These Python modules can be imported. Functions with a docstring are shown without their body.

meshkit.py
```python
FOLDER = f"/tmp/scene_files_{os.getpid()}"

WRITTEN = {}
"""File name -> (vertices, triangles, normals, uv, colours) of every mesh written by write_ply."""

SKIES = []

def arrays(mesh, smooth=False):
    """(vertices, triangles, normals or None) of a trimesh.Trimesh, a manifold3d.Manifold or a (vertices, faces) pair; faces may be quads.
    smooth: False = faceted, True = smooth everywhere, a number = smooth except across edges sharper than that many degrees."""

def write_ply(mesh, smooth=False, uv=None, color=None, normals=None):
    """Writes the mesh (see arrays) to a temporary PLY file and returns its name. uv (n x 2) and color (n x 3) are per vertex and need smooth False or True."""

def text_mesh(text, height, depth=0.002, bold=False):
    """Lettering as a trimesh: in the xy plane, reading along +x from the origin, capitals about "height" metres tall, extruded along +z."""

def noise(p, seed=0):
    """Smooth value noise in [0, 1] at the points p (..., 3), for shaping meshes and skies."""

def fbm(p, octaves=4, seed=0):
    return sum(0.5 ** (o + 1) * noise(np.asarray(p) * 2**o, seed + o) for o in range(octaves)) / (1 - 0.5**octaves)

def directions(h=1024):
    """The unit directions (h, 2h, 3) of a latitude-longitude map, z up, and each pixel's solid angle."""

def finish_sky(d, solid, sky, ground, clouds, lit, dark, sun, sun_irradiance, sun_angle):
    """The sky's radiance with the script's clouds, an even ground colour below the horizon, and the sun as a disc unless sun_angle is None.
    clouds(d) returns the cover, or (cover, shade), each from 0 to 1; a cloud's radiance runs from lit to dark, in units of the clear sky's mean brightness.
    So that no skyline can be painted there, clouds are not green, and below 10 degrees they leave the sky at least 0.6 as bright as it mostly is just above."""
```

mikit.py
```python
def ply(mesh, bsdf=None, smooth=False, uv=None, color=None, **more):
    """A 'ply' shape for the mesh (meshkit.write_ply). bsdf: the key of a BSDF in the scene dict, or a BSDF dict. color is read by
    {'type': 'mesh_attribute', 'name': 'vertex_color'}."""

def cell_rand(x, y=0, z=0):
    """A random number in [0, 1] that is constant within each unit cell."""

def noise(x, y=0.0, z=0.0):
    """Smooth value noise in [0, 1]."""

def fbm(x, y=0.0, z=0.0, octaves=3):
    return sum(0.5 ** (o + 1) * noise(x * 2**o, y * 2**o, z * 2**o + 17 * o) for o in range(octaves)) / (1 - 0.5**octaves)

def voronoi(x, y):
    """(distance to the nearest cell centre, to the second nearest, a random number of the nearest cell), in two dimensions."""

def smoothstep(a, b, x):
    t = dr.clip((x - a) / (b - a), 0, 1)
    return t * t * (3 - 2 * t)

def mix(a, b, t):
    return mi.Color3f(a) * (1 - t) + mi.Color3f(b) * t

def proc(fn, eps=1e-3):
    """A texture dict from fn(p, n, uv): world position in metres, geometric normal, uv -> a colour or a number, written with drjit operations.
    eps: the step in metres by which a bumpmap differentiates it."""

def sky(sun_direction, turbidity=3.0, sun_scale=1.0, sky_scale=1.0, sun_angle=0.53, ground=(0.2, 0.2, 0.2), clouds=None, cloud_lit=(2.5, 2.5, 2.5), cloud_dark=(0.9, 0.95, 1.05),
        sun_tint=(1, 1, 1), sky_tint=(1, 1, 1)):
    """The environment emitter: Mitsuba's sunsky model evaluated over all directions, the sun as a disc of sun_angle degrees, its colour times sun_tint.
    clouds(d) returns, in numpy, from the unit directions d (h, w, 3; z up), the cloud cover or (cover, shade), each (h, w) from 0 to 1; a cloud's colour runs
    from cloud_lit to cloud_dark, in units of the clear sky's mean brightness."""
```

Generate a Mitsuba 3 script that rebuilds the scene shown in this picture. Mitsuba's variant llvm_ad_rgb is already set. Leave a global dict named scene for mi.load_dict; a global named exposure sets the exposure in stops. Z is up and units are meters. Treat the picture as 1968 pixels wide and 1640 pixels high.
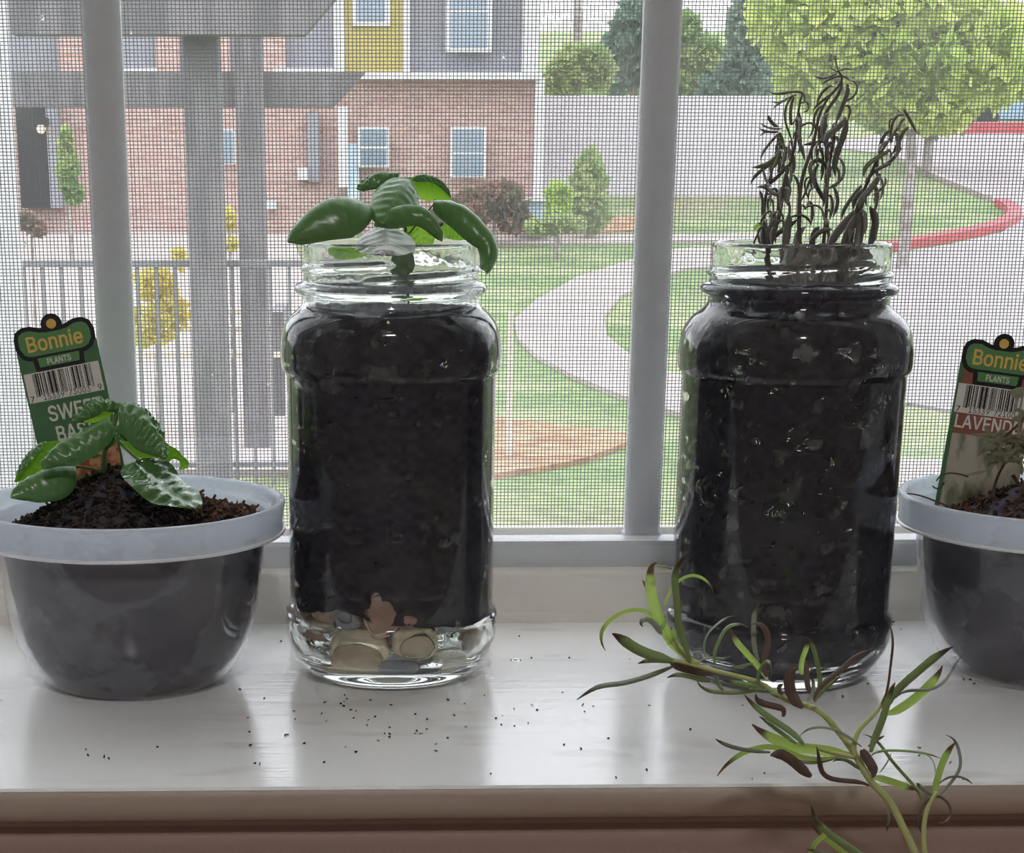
import math, numpy as np, trimesh, mitsuba as mi, mikit, meshkit
import drjit as dr
from shapely.geometry import Polygon, box as sbox, LineString
from scipy.interpolate import PchipInterpolator, CubicSpline

# ------------------------------------------------------------------ camera, sky, exposure
FOCAL, PPX, PPY = 3300.0, 770.0, 1316.0          # pixels of the 1968 x 1640 frame
PITCH, YAW, EYE = math.radians(16.44), math.radians(1.2), 0.196
FW = np.array([math.sin(YAW) * math.cos(PITCH), math.cos(YAW) * math.cos(PITCH), -math.sin(PITCH)])
RT = np.array([math.cos(YAW), -math.sin(YAW), 0.0])
UP = np.cross(RT, FW)
CAM = np.array([0.0, 0.0, EYE])
T4 = mi.ScalarTransform4f
scene, labels = {}, {}
scene['camera'] = {'type': 'perspective', 'fov': math.degrees(2 * math.atan(984 / FOCAL)), 'fov_axis': 'x', 'near_clip': 0.02, 'far_clip': 2000.0,
                   'principal_point_offset_x': (984 - PPX) / 1968, 'principal_point_offset_y': (820 - PPY) / 1640,
                   'to_world': T4().look_at(origin=CAM.tolist(), target=(CAM + FW).tolist(), up=UP.tolist())}


def cloud_cover(d):
    n = meshkit.fbm((d * 3.0).reshape(-1, 3)).reshape(d.shape[:2])
    n = (n - n.min()) / (n.max() - n.min() + 1e-9)
    return 0.82 + 0.18 * n, np.clip(0.15 + 0.5 * n, 0, 1)


scene['sky'] = mikit.sky((-0.35, 0.62, 0.72), turbidity=4.0, sun_scale=0.0, sky_scale=1.0, ground=(0.2, 0.2, 0.19), clouds=cloud_cover,
                         cloud_lit=(2.6, 2.65, 2.75), cloud_dark=(1.7, 1.76, 1.9))
exposure = 4.35
rng = np.random.default_rng(7)


def ray(px, py):
    return FW + RT * (px - PPX) / FOCAL - UP * (py - PPY) / FOCAL


def PY(px, py, y):
    """The point on the vertical plane at distance y that the photograph shows at (px, py)."""
    d = ray(px, py)
    return CAM + d * (y / d[1])


def PZ(px, py, z):
    d = ray(px, py)
    return CAM + d * ((z - EYE) / d[2])


_dist = np.array([0, 8, 14, 20, 23, 34, 40, 46, 60, 100, 200.0])
_drop = np.array([1.70, 1.74, 1.9, 1.92, 1.84, 1.03, 0.40, -0.54, -2.4, -7, -16.0])
ground_z = PchipInterpolator(_dist, EYE - _drop, extrapolate=True)


def PG(px, py):
    """The point of the ground outside shown at (px, py)."""
    d = ray(px, py)
    ys = np.linspace(2, 120, 6000)
    z = EYE + d[2] / d[1] * ys
    k = np.argmax(z < ground_z(ys)) if np.any(z < ground_z(ys)) else len(ys) - 1
    y = ys[k]
    return np.array([CAM[0] + d[0] / d[1] * y, y, float(ground_z(y))])


# ------------------------------------------------------------------ helpers
def rgb(*c):
    return {'type': 'rgb', 'value': list(c)}


def srgb(r, g, b):
    c = np.array([r, g, b]) / 255.0
    return tuple(np.where(c <= 0.04045, c / 12.92, ((c + 0.055) / 1.055) ** 2.4).tolist())


def free(key):
    if key not in USED:
        USED.add(key)
        return key
    k = 1
    while f'{key}_{k:03d}' in USED:
        k += 1
    USED.add(f'{key}_{k:03d}')
    return f'{key}_{k:03d}'


USED = set()


def thing(name, label, cat, group=None, kind=None):
    key = free(name)
    labels[key] = {'label': label, 'category': cat}
    if group:
        labels[key]['group'] = group
    if kind:
        labels[key]['kind'] = kind
    return key


def obj(name, mesh, bsdf, parent=None, smooth=False, label=None, kind=None, **kw):
    key = free(f'{parent}__{name}' if parent else name)
    scene[key] = mesh if isinstance(mesh, dict) else mikit.ply(mesh, bsdf, smooth=smooth, **kw)
    if label or kind:
        labels.setdefault(key, {})
        if label:
            labels[key]['label'] = label
        if kind:
            labels[key]['kind'] = kind
    return key


def one(name, mesh, bsdf, label, cat, group=None, kind=None, smooth=False, **kw):
    key = thing(name, label, cat, group, kind)
    scene[key] = mikit.ply(mesh, bsdf, smooth=smooth, **kw)
    return key


def struct(name, mesh, bsdf, label, cat='structure', smooth=False, **kw):
    return one(name, mesh, bsdf, label, cat, None, 'structure', smooth, **kw)


def cat_(ms):
    return trimesh.util.concatenate([trimesh.Trimesh(m.vertices, m.faces, process=False) for m in ms])


def bx(x0, x1, y0, y1, z0, z1, bevel=0.0):
    if bevel <= 0:
        m = trimesh.creation.box(extents=(x1 - x0, y1 - y0, z1 - z0))
        m.apply_translation(((x0 + x1) / 2, (y0 + y1) / 2, (z0 + z1) / 2))
        return m
    b = bevel
    pts = []
    for X, Y, Z in ((0, b, b), (b, 0, b), (b, b, 0)):
        for x in (x0 + X, x1 - X):
            for y in (y0 + Y, y1 - Y):
                for z in (z0 + Z, z1 - Z):
                    pts.append((x, y, z))
    return trimesh.convex.convex_hull(np.array(pts))


def prism_x(poly_yz, x0, x1):
    """Extrudes a (y, z) outline along x."""
    m = trimesh.creation.extrude_polygon(Polygon(poly_yz), x1 - x0, engine='earcut')
    v = np.array(m.vertices)
    m2 = trimesh.Trimesh(np.stack([v[:, 2] + x0, v[:, 0], v[:, 1]], 1), m.faces, process=False)
    return m2


def prism_y(poly_xz, y0, y1):
    m = trimesh.creation.extrude_polygon(Polygon(poly_xz), y1 - y0, engine='earcut')
    v = np.array(m.vertices)
    return trimesh.Trimesh(np.stack([v[:, 0], y1 - v[:, 2], v[:, 1]], 1), m.faces, process=False)


def unit(v):
    v = np.asarray(v, float)
    return v / (np.linalg.norm(v, axis=-1, keepdims=True) + 1e-12)


def smooth_path(pts, n):
    pts = np.asarray(pts, float)
    if len(pts) == 2:
        return pts[0] + np.linspace(0, 1, n)[:, None] * (pts[1] - pts[0])
    s = np.r_[0, np.cumsum(np.linalg.norm(np.diff(pts, axis=0), axis=1) + 1e-9)]
    return PchipInterpolator(s / s[-1], pts)(np.linspace(0, 1, n)) if len(pts) == 3 else CubicSpline(s / s[-1], pts)(np.linspace(0, 1, n))


def tube(pts, radii, sides=8, n=None):
    p = smooth_path(pts, n or max(6, 4 * len(pts)))
    r = np.interp(np.linspace(0, 1, len(p)), np.linspace(0, 1, len(np.atleast_1d(radii))), np.atleast_1d(radii))
    t = unit(np.gradient(p, axis=0))
    a = np.cross(t, [0.3, 1.0, 0.1])
    a = unit(a)
    b = np.cross(t, a)
    ang = np.arange(sides) * 2 * np.pi / sides
    v = (p[:, None] + r[:, None, None] * (np.cos(ang)[None, :, None] * a[:, None] + np.sin(ang)[None, :, None] * b[:, None])).reshape(-1, 3)
    i, j = np.meshgrid(np.arange(len(p) - 1), np.arange(sides), indexing='ij')
    q = np.stack([i * sides + j, i * sides + (j + 1) % sides, (i + 1) * sides + (j + 1) % sides, (i + 1) * sides + j], -1).reshape(-1, 4)
    f = np.vstack([q[:, [0, 1, 2]], q[:, [0, 2, 3]]])
    k = len(v)
    v = np.vstack([v, p[0], p[-1]])
    j = np.arange(sides)
    f = np.vstack([f, np.stack([(j + 1) % sides, j, j * 0 + k], 1), np.stack([(len(p) - 1) * sides + j, (len(p) - 1) * sides + (j + 1) % sides, j * 0 + k + 1], 1)])
    return trimesh.Trimesh(v, f, process=False)


def grid_faces(nu, nv, wrap=False):
    i, j = np.meshgrid(np.arange(nu - 1), np.arange(nv if wrap else nv - 1), indexing='ij')
    q = np.stack([i * nv + j, i * nv + (j + 1) % nv, (i + 1) * nv + (j + 1) % nv, (i + 1) * nv + j], -1).reshape(-1, 4)
    return np.vstack([q[:, [0, 1, 2]], q[:, [0, 2, 3]]])


def sheet(mid, half, N, fold=0.5, curl=0.4, nt=26, ns=11, bump=0.0, seed=0, veins=7, wave=0.0, sides=(1.0, 1.0)):
    """A leaf blade: midrib points, half width per point of t, upward normal; both halves bend down from the midrib. Returns (mesh, uv)."""
    p = smooth_path(mid, nt)
    t = np.linspace(0, 1, nt)
    h = half(t) if callable(half) else np.full(nt, half)
    N = np.asarray(N, float)
    Nn = np.array([np.interp(t, np.linspace(0, 1, len(N)), N[:, k]) for k in range(3)]).T if N.ndim == 2 else np.tile(N, (nt, 1))
    T = unit(np.gradient(p, axis=0))
    L = unit(np.cross(T, Nn))
    N2 = np.cross(L, T)
    s = np.linspace(-1, 1, ns)
    r = np.random.default_rng(seed)
    V, UV = [], []
    ph = r.uniform(0, 6.28, 3)
    for k in range(nt):
        for sv in s:
            a = abs(sv)
            ang = fold + curl * a
            lat = (math.sin(ang) - math.sin(fold)) / curl if abs(curl) > 1e-3 else a * math.cos(fold)
            dn = (math.cos(fold) - math.cos(ang)) / curl if abs(curl) > 1e-3 else a * math.sin(fold)
            w = h[k] * (sides[0] if sv < 0 else sides[1])
            q = p[k] + math.copysign(1, sv) * L[k] * lat * w - N2[k] * dn * w
            b = bump * ((0.65 + 0.35 * math.sin(3 * k + ph[2])) * math.cos(2 * math.pi * (t[k] * veins - 0.9 * a) + 1.4 * math.sin(3.1 * t[k] + 4 * sv + ph[1])) * min(1, 3 * a) * (1 - a ** 4) + 0.7 * math.sin(7 * t[k] + 5 * sv + ph[0]) * math.sin(4 * sv + 3 * t[k] + ph[2]))
            b += wave * a * math.sin(11 * t[k] + 2.0 * sv + ph[1])
            V.append(q + N2[k] * b)
            UV.append((t[k], sv * 0.5 + 0.5))
    return trimesh.Trimesh(np.array(V), grid_faces(nt, ns), process=False), np.array(UV)


def ovate(wmax, tip=0.6):
    """Half width of a leaf along its length, zero at both ends."""
    return lambda t: wmax * np.clip(np.sin(np.pi * np.clip(t, 0, 1) ** 0.72) ** tip, 0.02, 1)


def slender(w, tip=1.0):
    return lambda t: w * np.clip(np.minimum(1, (0.45 + 3.0 * t)) * np.minimum(1, (1 - t) * 4 * tip) ** 0.7, 0.12, 1)


def revolve(profile, n=96, squash=None):
    """A closed or open surface of revolution from (r, z) points, about the z axis."""
    pr = np.asarray(profile, float)
    a = np.arange(n) * 2 * np.pi / n
    v = np.stack([pr[:, None, 0] * np.cos(a), pr[:, None, 0] * np.sin(a), np.broadcast_to(pr[:, None, 1], (len(pr), n))], -1).reshape(-1, 3)
    return trimesh.Trimesh(v, grid_faces(len(pr), n, True)[:, ::-1], process=False)


def boxes(centers, axes, ext):
    """Many small boxes as one mesh: centres (n,3), axes (n,3,3) rows, half sizes (n,3)."""
    c = np.array([[x, y, z] for x in (-1, 1) for y in (-1, 1) for z in (-1, 1)], float)
    f = np.array([[0, 1, 3], [0, 3, 2], [4, 6, 7], [4, 7, 5], [0, 4, 5], [0, 5, 1], [2, 3, 7], [2, 7, 6], [0, 2, 6], [0, 6, 4], [1, 5, 7], [1, 7, 3]])
    v = np.einsum('kj,nj,nji->nki', c, np.asarray(ext), np.asarray(axes)) + np.asarray(centers)[:, None]
    return trimesh.Trimesh(v.reshape(-1, 3), (f[None] + 8 * np.arange(len(v))[:, None, None]).reshape(-1, 3), process=False)


def random_axes(n, r, flat=0.0):
    a = unit(r.normal(size=(n, 3)) * np.array([1, 1, 1 - flat]))
    b = unit(np.cross(a, r.normal(size=(n, 3)) + np.array([0, 0, 4 * flat])))
    return np.stack([a, b, np.cross(a, b)], 1)


def flakes(pos, r, long=(0.002, 0.006), thin=(0.0003, 0.0008), flat=0.5):
    """Bits of bark and fibre: slivers lying at random, each bent in the middle."""
    n = len(pos)
    ax = random_axes(n, r, flat)
    L = r.uniform(*long, n) / 2
    W = r.uniform(*thin, n)
    Hh = W * r.uniform(0.4, 0.9, n)
    one_ = boxes(pos + ax[:, 0] * L[:, None] * 0.5, ax, np.stack([L * 0.55, W, Hh], 1))
    bend = unit(ax[:, 0] + 0.7 * r.normal(size=(n, 3)))
    b = unit(np.cross(bend, ax[:, 2]))
    ax2 = np.stack([bend, b, np.cross(bend, b)], 1)
    two = boxes(pos - bend * L[:, None] * 0.5, ax2, np.stack([L * 0.55, W * 0.9, Hh * 0.9], 1))
    return cat_([one_, two])


def drape(px_poly, lift, bsdf_strip=0.6, world=False):
    """A slab that follows the ground outside, from its outline in the photograph (or in metres)."""
    P = np.array(px_poly) if world else np.array([PG(*q)[:2] for q in px_poly])
    poly = Polygon(P).buffer(0)
    y0, y1 = poly.bounds[1], poly.bounds[3]
    parts = []
    ys = np.linspace(y0, y1, max(2, int((y1 - y0) / bsdf_strip) + 1))
    for a, b in zip(ys[:-1], ys[1:]):
        g = poly.intersection(sbox(-500, a, 500, b))
        for q in getattr(g, 'geoms', [g]):
            if q.geom_type == 'Polygon' and q.area > 1e-6:
                v, f = trimesh.creation.triangulate_polygon(q, engine='earcut')
                z = ground_z(v[:, 1])
                parts.append(trimesh.Trimesh(np.c_[v, z + lift], f, process=False))
                ring = np.array(q.exterior.coords)
                zt = ground_z(ring[:, 1])
                k = len(ring)
                sv = np.vstack([np.c_[ring, zt + lift], np.c_[ring, zt - 0.05]])
                i = np.arange(k - 1)
                parts.append(trimesh.Trimesh(sv, np.vstack([np.stack([i, i + k, i + 1], 1), np.stack([i + 1, i + k, i + k + 1], 1)]), process=False))
    return cat_(parts)


# ------------------------------------------------------------------ materials (each defined once)
def mat(key, d):
    scene['mat_' + key] = d
    return 'mat_' + key


def principled(color, rough=0.5, spec=0.5, **k):
    d = {'type': 'principled', 'base_color': color if isinstance(color, dict) else rgb(*color), 'roughness': rough, 'specular': spec}
    d.update(k)
    return {'type': 'twosided', 'bsdf': d}


def noisy(c0, c1, scale, octaves=3, lo=0.3, hi=0.7, stretch=(1, 1, 1)):
    def fn(p, n, uv):
        return mikit.mix(c0, c1, mikit.smoothstep(lo, hi, mikit.fbm(p.x * scale * stretch[0], p.y * scale * stretch[1], p.z * scale * stretch[2], octaves)))
    return mikit.proc(fn)


def bumped(bsdf, fn, scale, eps=2e-4):
    inner = bsdf['bsdf'] if bsdf['type'] == 'twosided' else bsdf
    return {'type': 'twosided', 'bsdf': {'type': 'bumpmap', 'arbitrary': mikit.proc(fn, eps), 'scale': scale, 'bsdf': inner}}


def sill_grain(p, n, uv):
    return mikit.fbm(p.x * 9, p.y * 650, 0, 2) * 0.7 + 0.3 * mikit.noise(p.x * 60, p.y * 900, 3)


def sill_colour(p, n, uv):
    dirt = mikit.smoothstep(0.62, 0.85, mikit.fbm(p.x * 25, p.y * 80, 1, 3))
    return mikit.mix((0.90, 0.90, 0.89), (0.66, 0.62, 0.57), dirt * 0.4)


mat('sill', bumped(principled(mikit.proc(sill_colour), 0.2, 0.6), sill_grain, 0.00012))
mat('trim', principled(noisy((0.86, 0.82, 0.75), (0.80, 0.75, 0.68), 14), 0.45, 0.4))
mat('nosing', principled(noisy((0.47, 0.37, 0.31), (0.54, 0.44, 0.37), 20, stretch=(0.4, 1, 6)), 0.4, 0.4))  # white sill edge; warm shade of the dim room is put into this taupe
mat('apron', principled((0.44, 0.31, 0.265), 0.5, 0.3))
mat('vinyl', principled((0.62, 0.635, 0.655), 0.35, 0.5))
mat('wall_paint', principled((0.60, 0.60, 0.60), 0.8, 0.2))
mat('ceiling_paint', principled((0.8, 0.79, 0.76), 0.9, 0.1))
mat('floor_wood', principled(noisy((0.26, 0.15, 0.09), (0.34, 0.21, 0.13), 3, stretch=(1, 8, 1)), 0.4, 0.4))


def haze_veil(p, n, uv):
    return 0.045 + 0.05 * mikit.smoothstep(0.4, 0.75, mikit.fbm(p.x * 16, p.z * 11, 4, 4))  # milky veil put into the glass to give the view outside its haze


mat('pane', {'type': 'blendbsdf', 'weight': mikit.proc(haze_veil), 'a': {'type': 'thindielectric', 'int_ior': 1.5},
             'b': {'type': 'principledthin', 'base_color': rgb(0.9, 0.9, 0.9), 'roughness': 0.9, 'diff_trans': 1.7, 'eta': 1.1}})
mat('wire', principled((0.16, 0.165, 0.17), 0.6, 0.3))
mat('screen_frame', principled((0.66, 0.62, 0.55), 0.5, 0.3))
mat('glass', {'type': 'dielectric', 'int_ior': 1.51, 'ext_ior': 1.0, 'specular_transmittance': rgb(0.97, 0.992, 0.975)})

# ------------------------------------------------------------------ the room and its window
WX0, WX1, WZ1 = -0.42, 0.46, 1.10
sill_prof = [(0.768, 0.0), (0.768, -0.0125), (0.548, -0.0125), (0.548, -0.0022), (0.5436, -0.0016), (0.5424, -0.0008), (0.5436, 0.0)]
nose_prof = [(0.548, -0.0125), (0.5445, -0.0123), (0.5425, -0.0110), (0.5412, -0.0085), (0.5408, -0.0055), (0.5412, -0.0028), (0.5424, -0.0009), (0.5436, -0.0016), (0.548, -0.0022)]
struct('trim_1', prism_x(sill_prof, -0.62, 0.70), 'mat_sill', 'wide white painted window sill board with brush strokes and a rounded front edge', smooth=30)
struct('trim_5', prism_x(nose_prof, -0.62, 0.70), 'mat_nosing', 'rounded front edge of the white window sill, brown shade of the room put into its colour', smooth=30)
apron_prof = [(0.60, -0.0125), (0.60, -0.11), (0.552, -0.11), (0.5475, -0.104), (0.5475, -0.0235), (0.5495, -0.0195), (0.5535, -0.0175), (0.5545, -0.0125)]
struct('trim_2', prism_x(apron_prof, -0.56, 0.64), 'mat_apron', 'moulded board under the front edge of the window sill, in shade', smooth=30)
struct('trim_3', prism_x([(0.768, 0.0), (0.80, 0.0), (0.80, 0.0234), (0.7705, 0.0234), (0.7672, 0.0226), (0.7662, 0.0208), (0.7662, 0.004), (0.7640, 0.0008), (0.7625, 0.0)], WX0, WX1), 'mat_trim',
       'low cream strip between the window sill board and the window sash', smooth=30)
wall = cat_([bx(-2.2, WX0, 0.60, 0.88, -0.78, 1.75), bx(WX1, 2.2, 0.60, 0.88, -0.78, 1.75), bx(WX0, WX1, 0.60, 0.88, -0.78, -0.0125), bx(WX0, WX1, 0.60, 0.88, WZ1, 1.75)])
struct('wall_front', wall, 'mat_wall_paint', 'painted wall around the window')
struct('wall_left', bx(-2.3, -2.2, -2.6, 0.88, -0.78, 1.75), 'mat_wall_paint', 'painted side wall of the room')
struct('wall_right', bx(2.2, 2.3, -2.6, 0.88, -0.78, 1.75), 'mat_wall_paint', 'painted side wall of the room')
struct('wall_back', bx(-2.3, 2.3, -2.7, -2.6, -0.78, 1.75), 'mat_wall_paint', 'painted wall behind the camera')
struct('floor', bx(-2.3, 2.3, -2.7, 0.88, -0.88, -0.78), 'mat_floor_wood', 'brown wooden floor of the room')
struct('ceiling', bx(-2.3, 2.3, -2.7, 0.88, 1.75, 1.85), 'mat_ceiling_paint', 'white ceiling of the room')

win = thing('window_1', 'white vinyl sash window with two slim vertical glazing bars', 'window', None, 'structure')
rail = prism_x([(0.775, 0.0234), (0.84, 0.0234), (0.84, 0.0275), (0.80, 0.0275), (0.80, 0.0335), (0.791, 0.0335), (0.7895, 0.0352), (0.7800, 0.0358), (0.7765, 0.0353), (0.7750, 0.0335)], WX0, WX1)
obj('bottom_rail', rail, 'mat_vinyl', win, smooth=30)
for a, b in ((WX0, WX0 + 0.045), (WX1 - 0.045, WX1)):
    obj('stile', bx(a, b, 0.775, 0.84, 0.0234, WZ1, 0.002), 'mat_vinyl', win)
obj('meeting_rail', bx(WX0 + 0.045, WX1 - 0.045, 0.775, 0.80, 0.58, 0.625, 0.002), 'mat_vinyl', win)
obj('pane', (np.array([[WX0 + 0.03, 0.7915, 0.030], [WX1 - 0.03, 0.7915, 0.030], [WX1 - 0.03, 0.7915, 0.60], [WX0 + 0.03, 0.7915, 0.60]]), np.array([[0, 1, 2, 3]])), 'mat_pane', win)
obj('pane', (np.array([[WX0 + 0.03, 0.7935, 0.60], [WX1 - 0.03, 0.7935, 0.60], [WX1 - 0.03, 0.7935, WZ1], [WX0 + 0.03, 0.7935, WZ1]]), np.array([[0, 1, 2, 3]])), 'mat_pane', win)
for xc in (-0.1127, 0.1306):
    g = obj('glazing_bar', bx(xc - 0.0083, xc + 0.0083, 0.7935, 0.8005, 0.0345, 0.60, 0.0012), 'mat_vinyl', win)
    obj('clip', bx(xc - 0.0089, xc + 0.0089, 0.7928, 0.8008, 0.0337, 0.0362, 0.0006), 'mat_vinyl', g)

SY = 0.832
pitch_x = 7.36 / FOCAL * SY / ray(1400, 250)[1]
pitch_z = 6.60 / FOCAL * SY / ray(1400, 250)[1]
scr = thing('window_screen', 'dark fine insect screen outside the window glass', 'insect screen')
xs = np.arange(WX0 + 0.02, WX1 - 0.02, pitch_x)
zs = np.arange(0.0325, 0.60, pitch_z)
wr = 0.00017
ry = np.random.default_rng(3)
wires = []
vx = xs + ry.normal(0, 0.00006, len(xs))
vz = zs + ry.normal(0, 0.00006, len(zs))
eye3 = np.eye(3)
wires.append(boxes(np.c_[vx, np.full(len(vx), SY), np.full(len(vx), 0.315)], np.tile(eye3, (len(vx), 1, 1)), np.tile([wr, wr, 0.287], (len(vx), 1))))
wires.append(boxes(np.c_[np.full(len(vz), (WX0 + WX1) / 2), np.full(len(vz), SY - 1.4 * wr), vz], np.tile(eye3, (len(vz), 1, 1)), np.tile([(WX1 - WX0) / 2 - 0.01, wr, wr * 0.95], (len(vz), 1))))
obj('mesh', cat_(wires), 'mat_wire', scr, kind='stuff')
fr = cat_([bx(WX0, WX1, SY - 0.004, SY + 0.004, 0.0270, 0.0312, 0.0006), bx(WX0, WX0 + 0.02, SY - 0.004, SY + 0.004, 0.0312, 0.61), bx(WX1 - 0.02, WX1, SY - 0.004, SY + 0.004, 0.0312, 0.61),
           bx(WX0 + 0.02, WX1 - 0.02, SY - 0.004, SY + 0.004, 0.597, 0.61)])
obj('frame', fr, 'mat_screen_frame', scr)
struct('trim_4', prism_x([(0.84, 0.018), (0.84, -0.0125), (0.96, -0.0125), (0.96, 0.006)], WX0 - 0.03, WX1 + 0.03), 'mat_screen_frame', 'outer sill below the insect screen')

lamp = thing('added_fill_lamp', 'added round fill lamp under the ceiling, unseen behind the camera', 'lamp')  # added out of view as fill light for the room
obj('base', trimesh.creation.cylinder(0.17, 0.03, sections=48, transform=trimesh.transformations.translation_matrix((0.0, -1.2, 1.735))), 'mat_vinyl', lamp)
FILL_LIGHT = 2.8
disc = trimesh.creation.cylinder(0.15, 0.02, sections=48, transform=trimesh.transformations.translation_matrix((0.0, -1.2, 1.71)))
kd = free(lamp + '__diffuser')
scene[kd] = mikit.ply(disc, 'mat_vinyl', emitter={'type': 'area', 'radiance': rgb(FILL_LIGHT, FILL_LIGHT * 0.98, FILL_LIGHT * 0.98)})

rd_ = np.random.default_rng(17)
drop = trimesh.creation.icosphere(2, 1.0)
dvx = np.array(drop.vertices)
dvx[:, 1] = np.clip(dvx[:, 1], 0, 1)
for px, py, where in ((82, 34, 'high on the left pane, before the dark beam'), (252, 62, 'beside the top of the left window bar'), (968, 108, 'before the grey siding at the building corner'),
                      (1546, 92, 'before the bright tree, above the withered plant'), (1632, 166, 'right of the tip of the withered plant'), (516, 738, 'left of the shoulder of the basil jar'),
                      (408, 720, 'before the foot of the near pergola post'), (48, 470, 'low on the left pane, before the white post')):
    c = PY(px, py, 0.7921)
    q = rd_.uniform(0.6, 1.0)
    one('rain_drop', trimesh.Trimesh(dvx * [0.0009 * q, 0.0003, 0.0014 * q] + c, drop.faces, process=False), 'mat_glass', 'tiny rain drop on the window pane ' + where, 'rain drop', 'rain drops on the window pane', smooth=True)

# ------------------------------------------------------------------ outside
def grass_col(p, n, uv):
    a = mikit.fbm(p.x * 0.9, p.y * 0.9, 0, 3)
    b = mikit.noise(p.x * 14, p.y * 14, 2)
    c = mikit.mix((0.107, 0.154, 0.065), (0.172, 0.203, 0.100), mikit.smoothstep(0.35, 0.7, a))
    return mikit.mix(c, (0.200, 0.172, 0.114), mikit.smoothstep(0.55, 0.8, mikit.fbm(p.x * 0.35 + 9, p.y * 0.35, 5, 3)) * 0.7) * (0.75 + 0.5 * b)


mat('grass', principled(mikit.proc(grass_col), 0.9, 0.1))
mat('concrete', principled(noisy((0.290, 0.247, 0.226), (0.341, 0.293, 0.269), 1.5), 0.85, 0.2))
mat('asphalt', principled(noisy((0.228, 0.201, 0.205), (0.265, 0.234, 0.237), 0.8), 0.85, 0.2))
mat('mulch', principled(noisy((0.185, 0.107, 0.065), (0.321, 0.200, 0.122), 7), 0.95, 0.1))
mat('red_paint', principled((0.393, 0.071, 0.078), 0.7, 0.2))
mat('white_paint', principled((0.614, 0.621, 0.628), 0.5, 0.3))


def brick_col(p, n, uv):
    row = dr.floor(p.z / 0.075)
    u = p.x / 0.21 + 0.5 * (row - 2 * dr.floor(row / 2))
    fx, fz = u - dr.floor(u), p.z / 0.075 - row
    m = dr.select((fx < 0.05) | (fz < 0.14), mi.Float(1), mi.Float(0))
    r = mikit.cell_rand(dr.floor(u), row, 3)
    return mikit.mix(mikit.mix((0.308, 0.193, 0.172), (0.403, 0.270, 0.231), r), (0.428, 0.386, 0.368), m)


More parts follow.
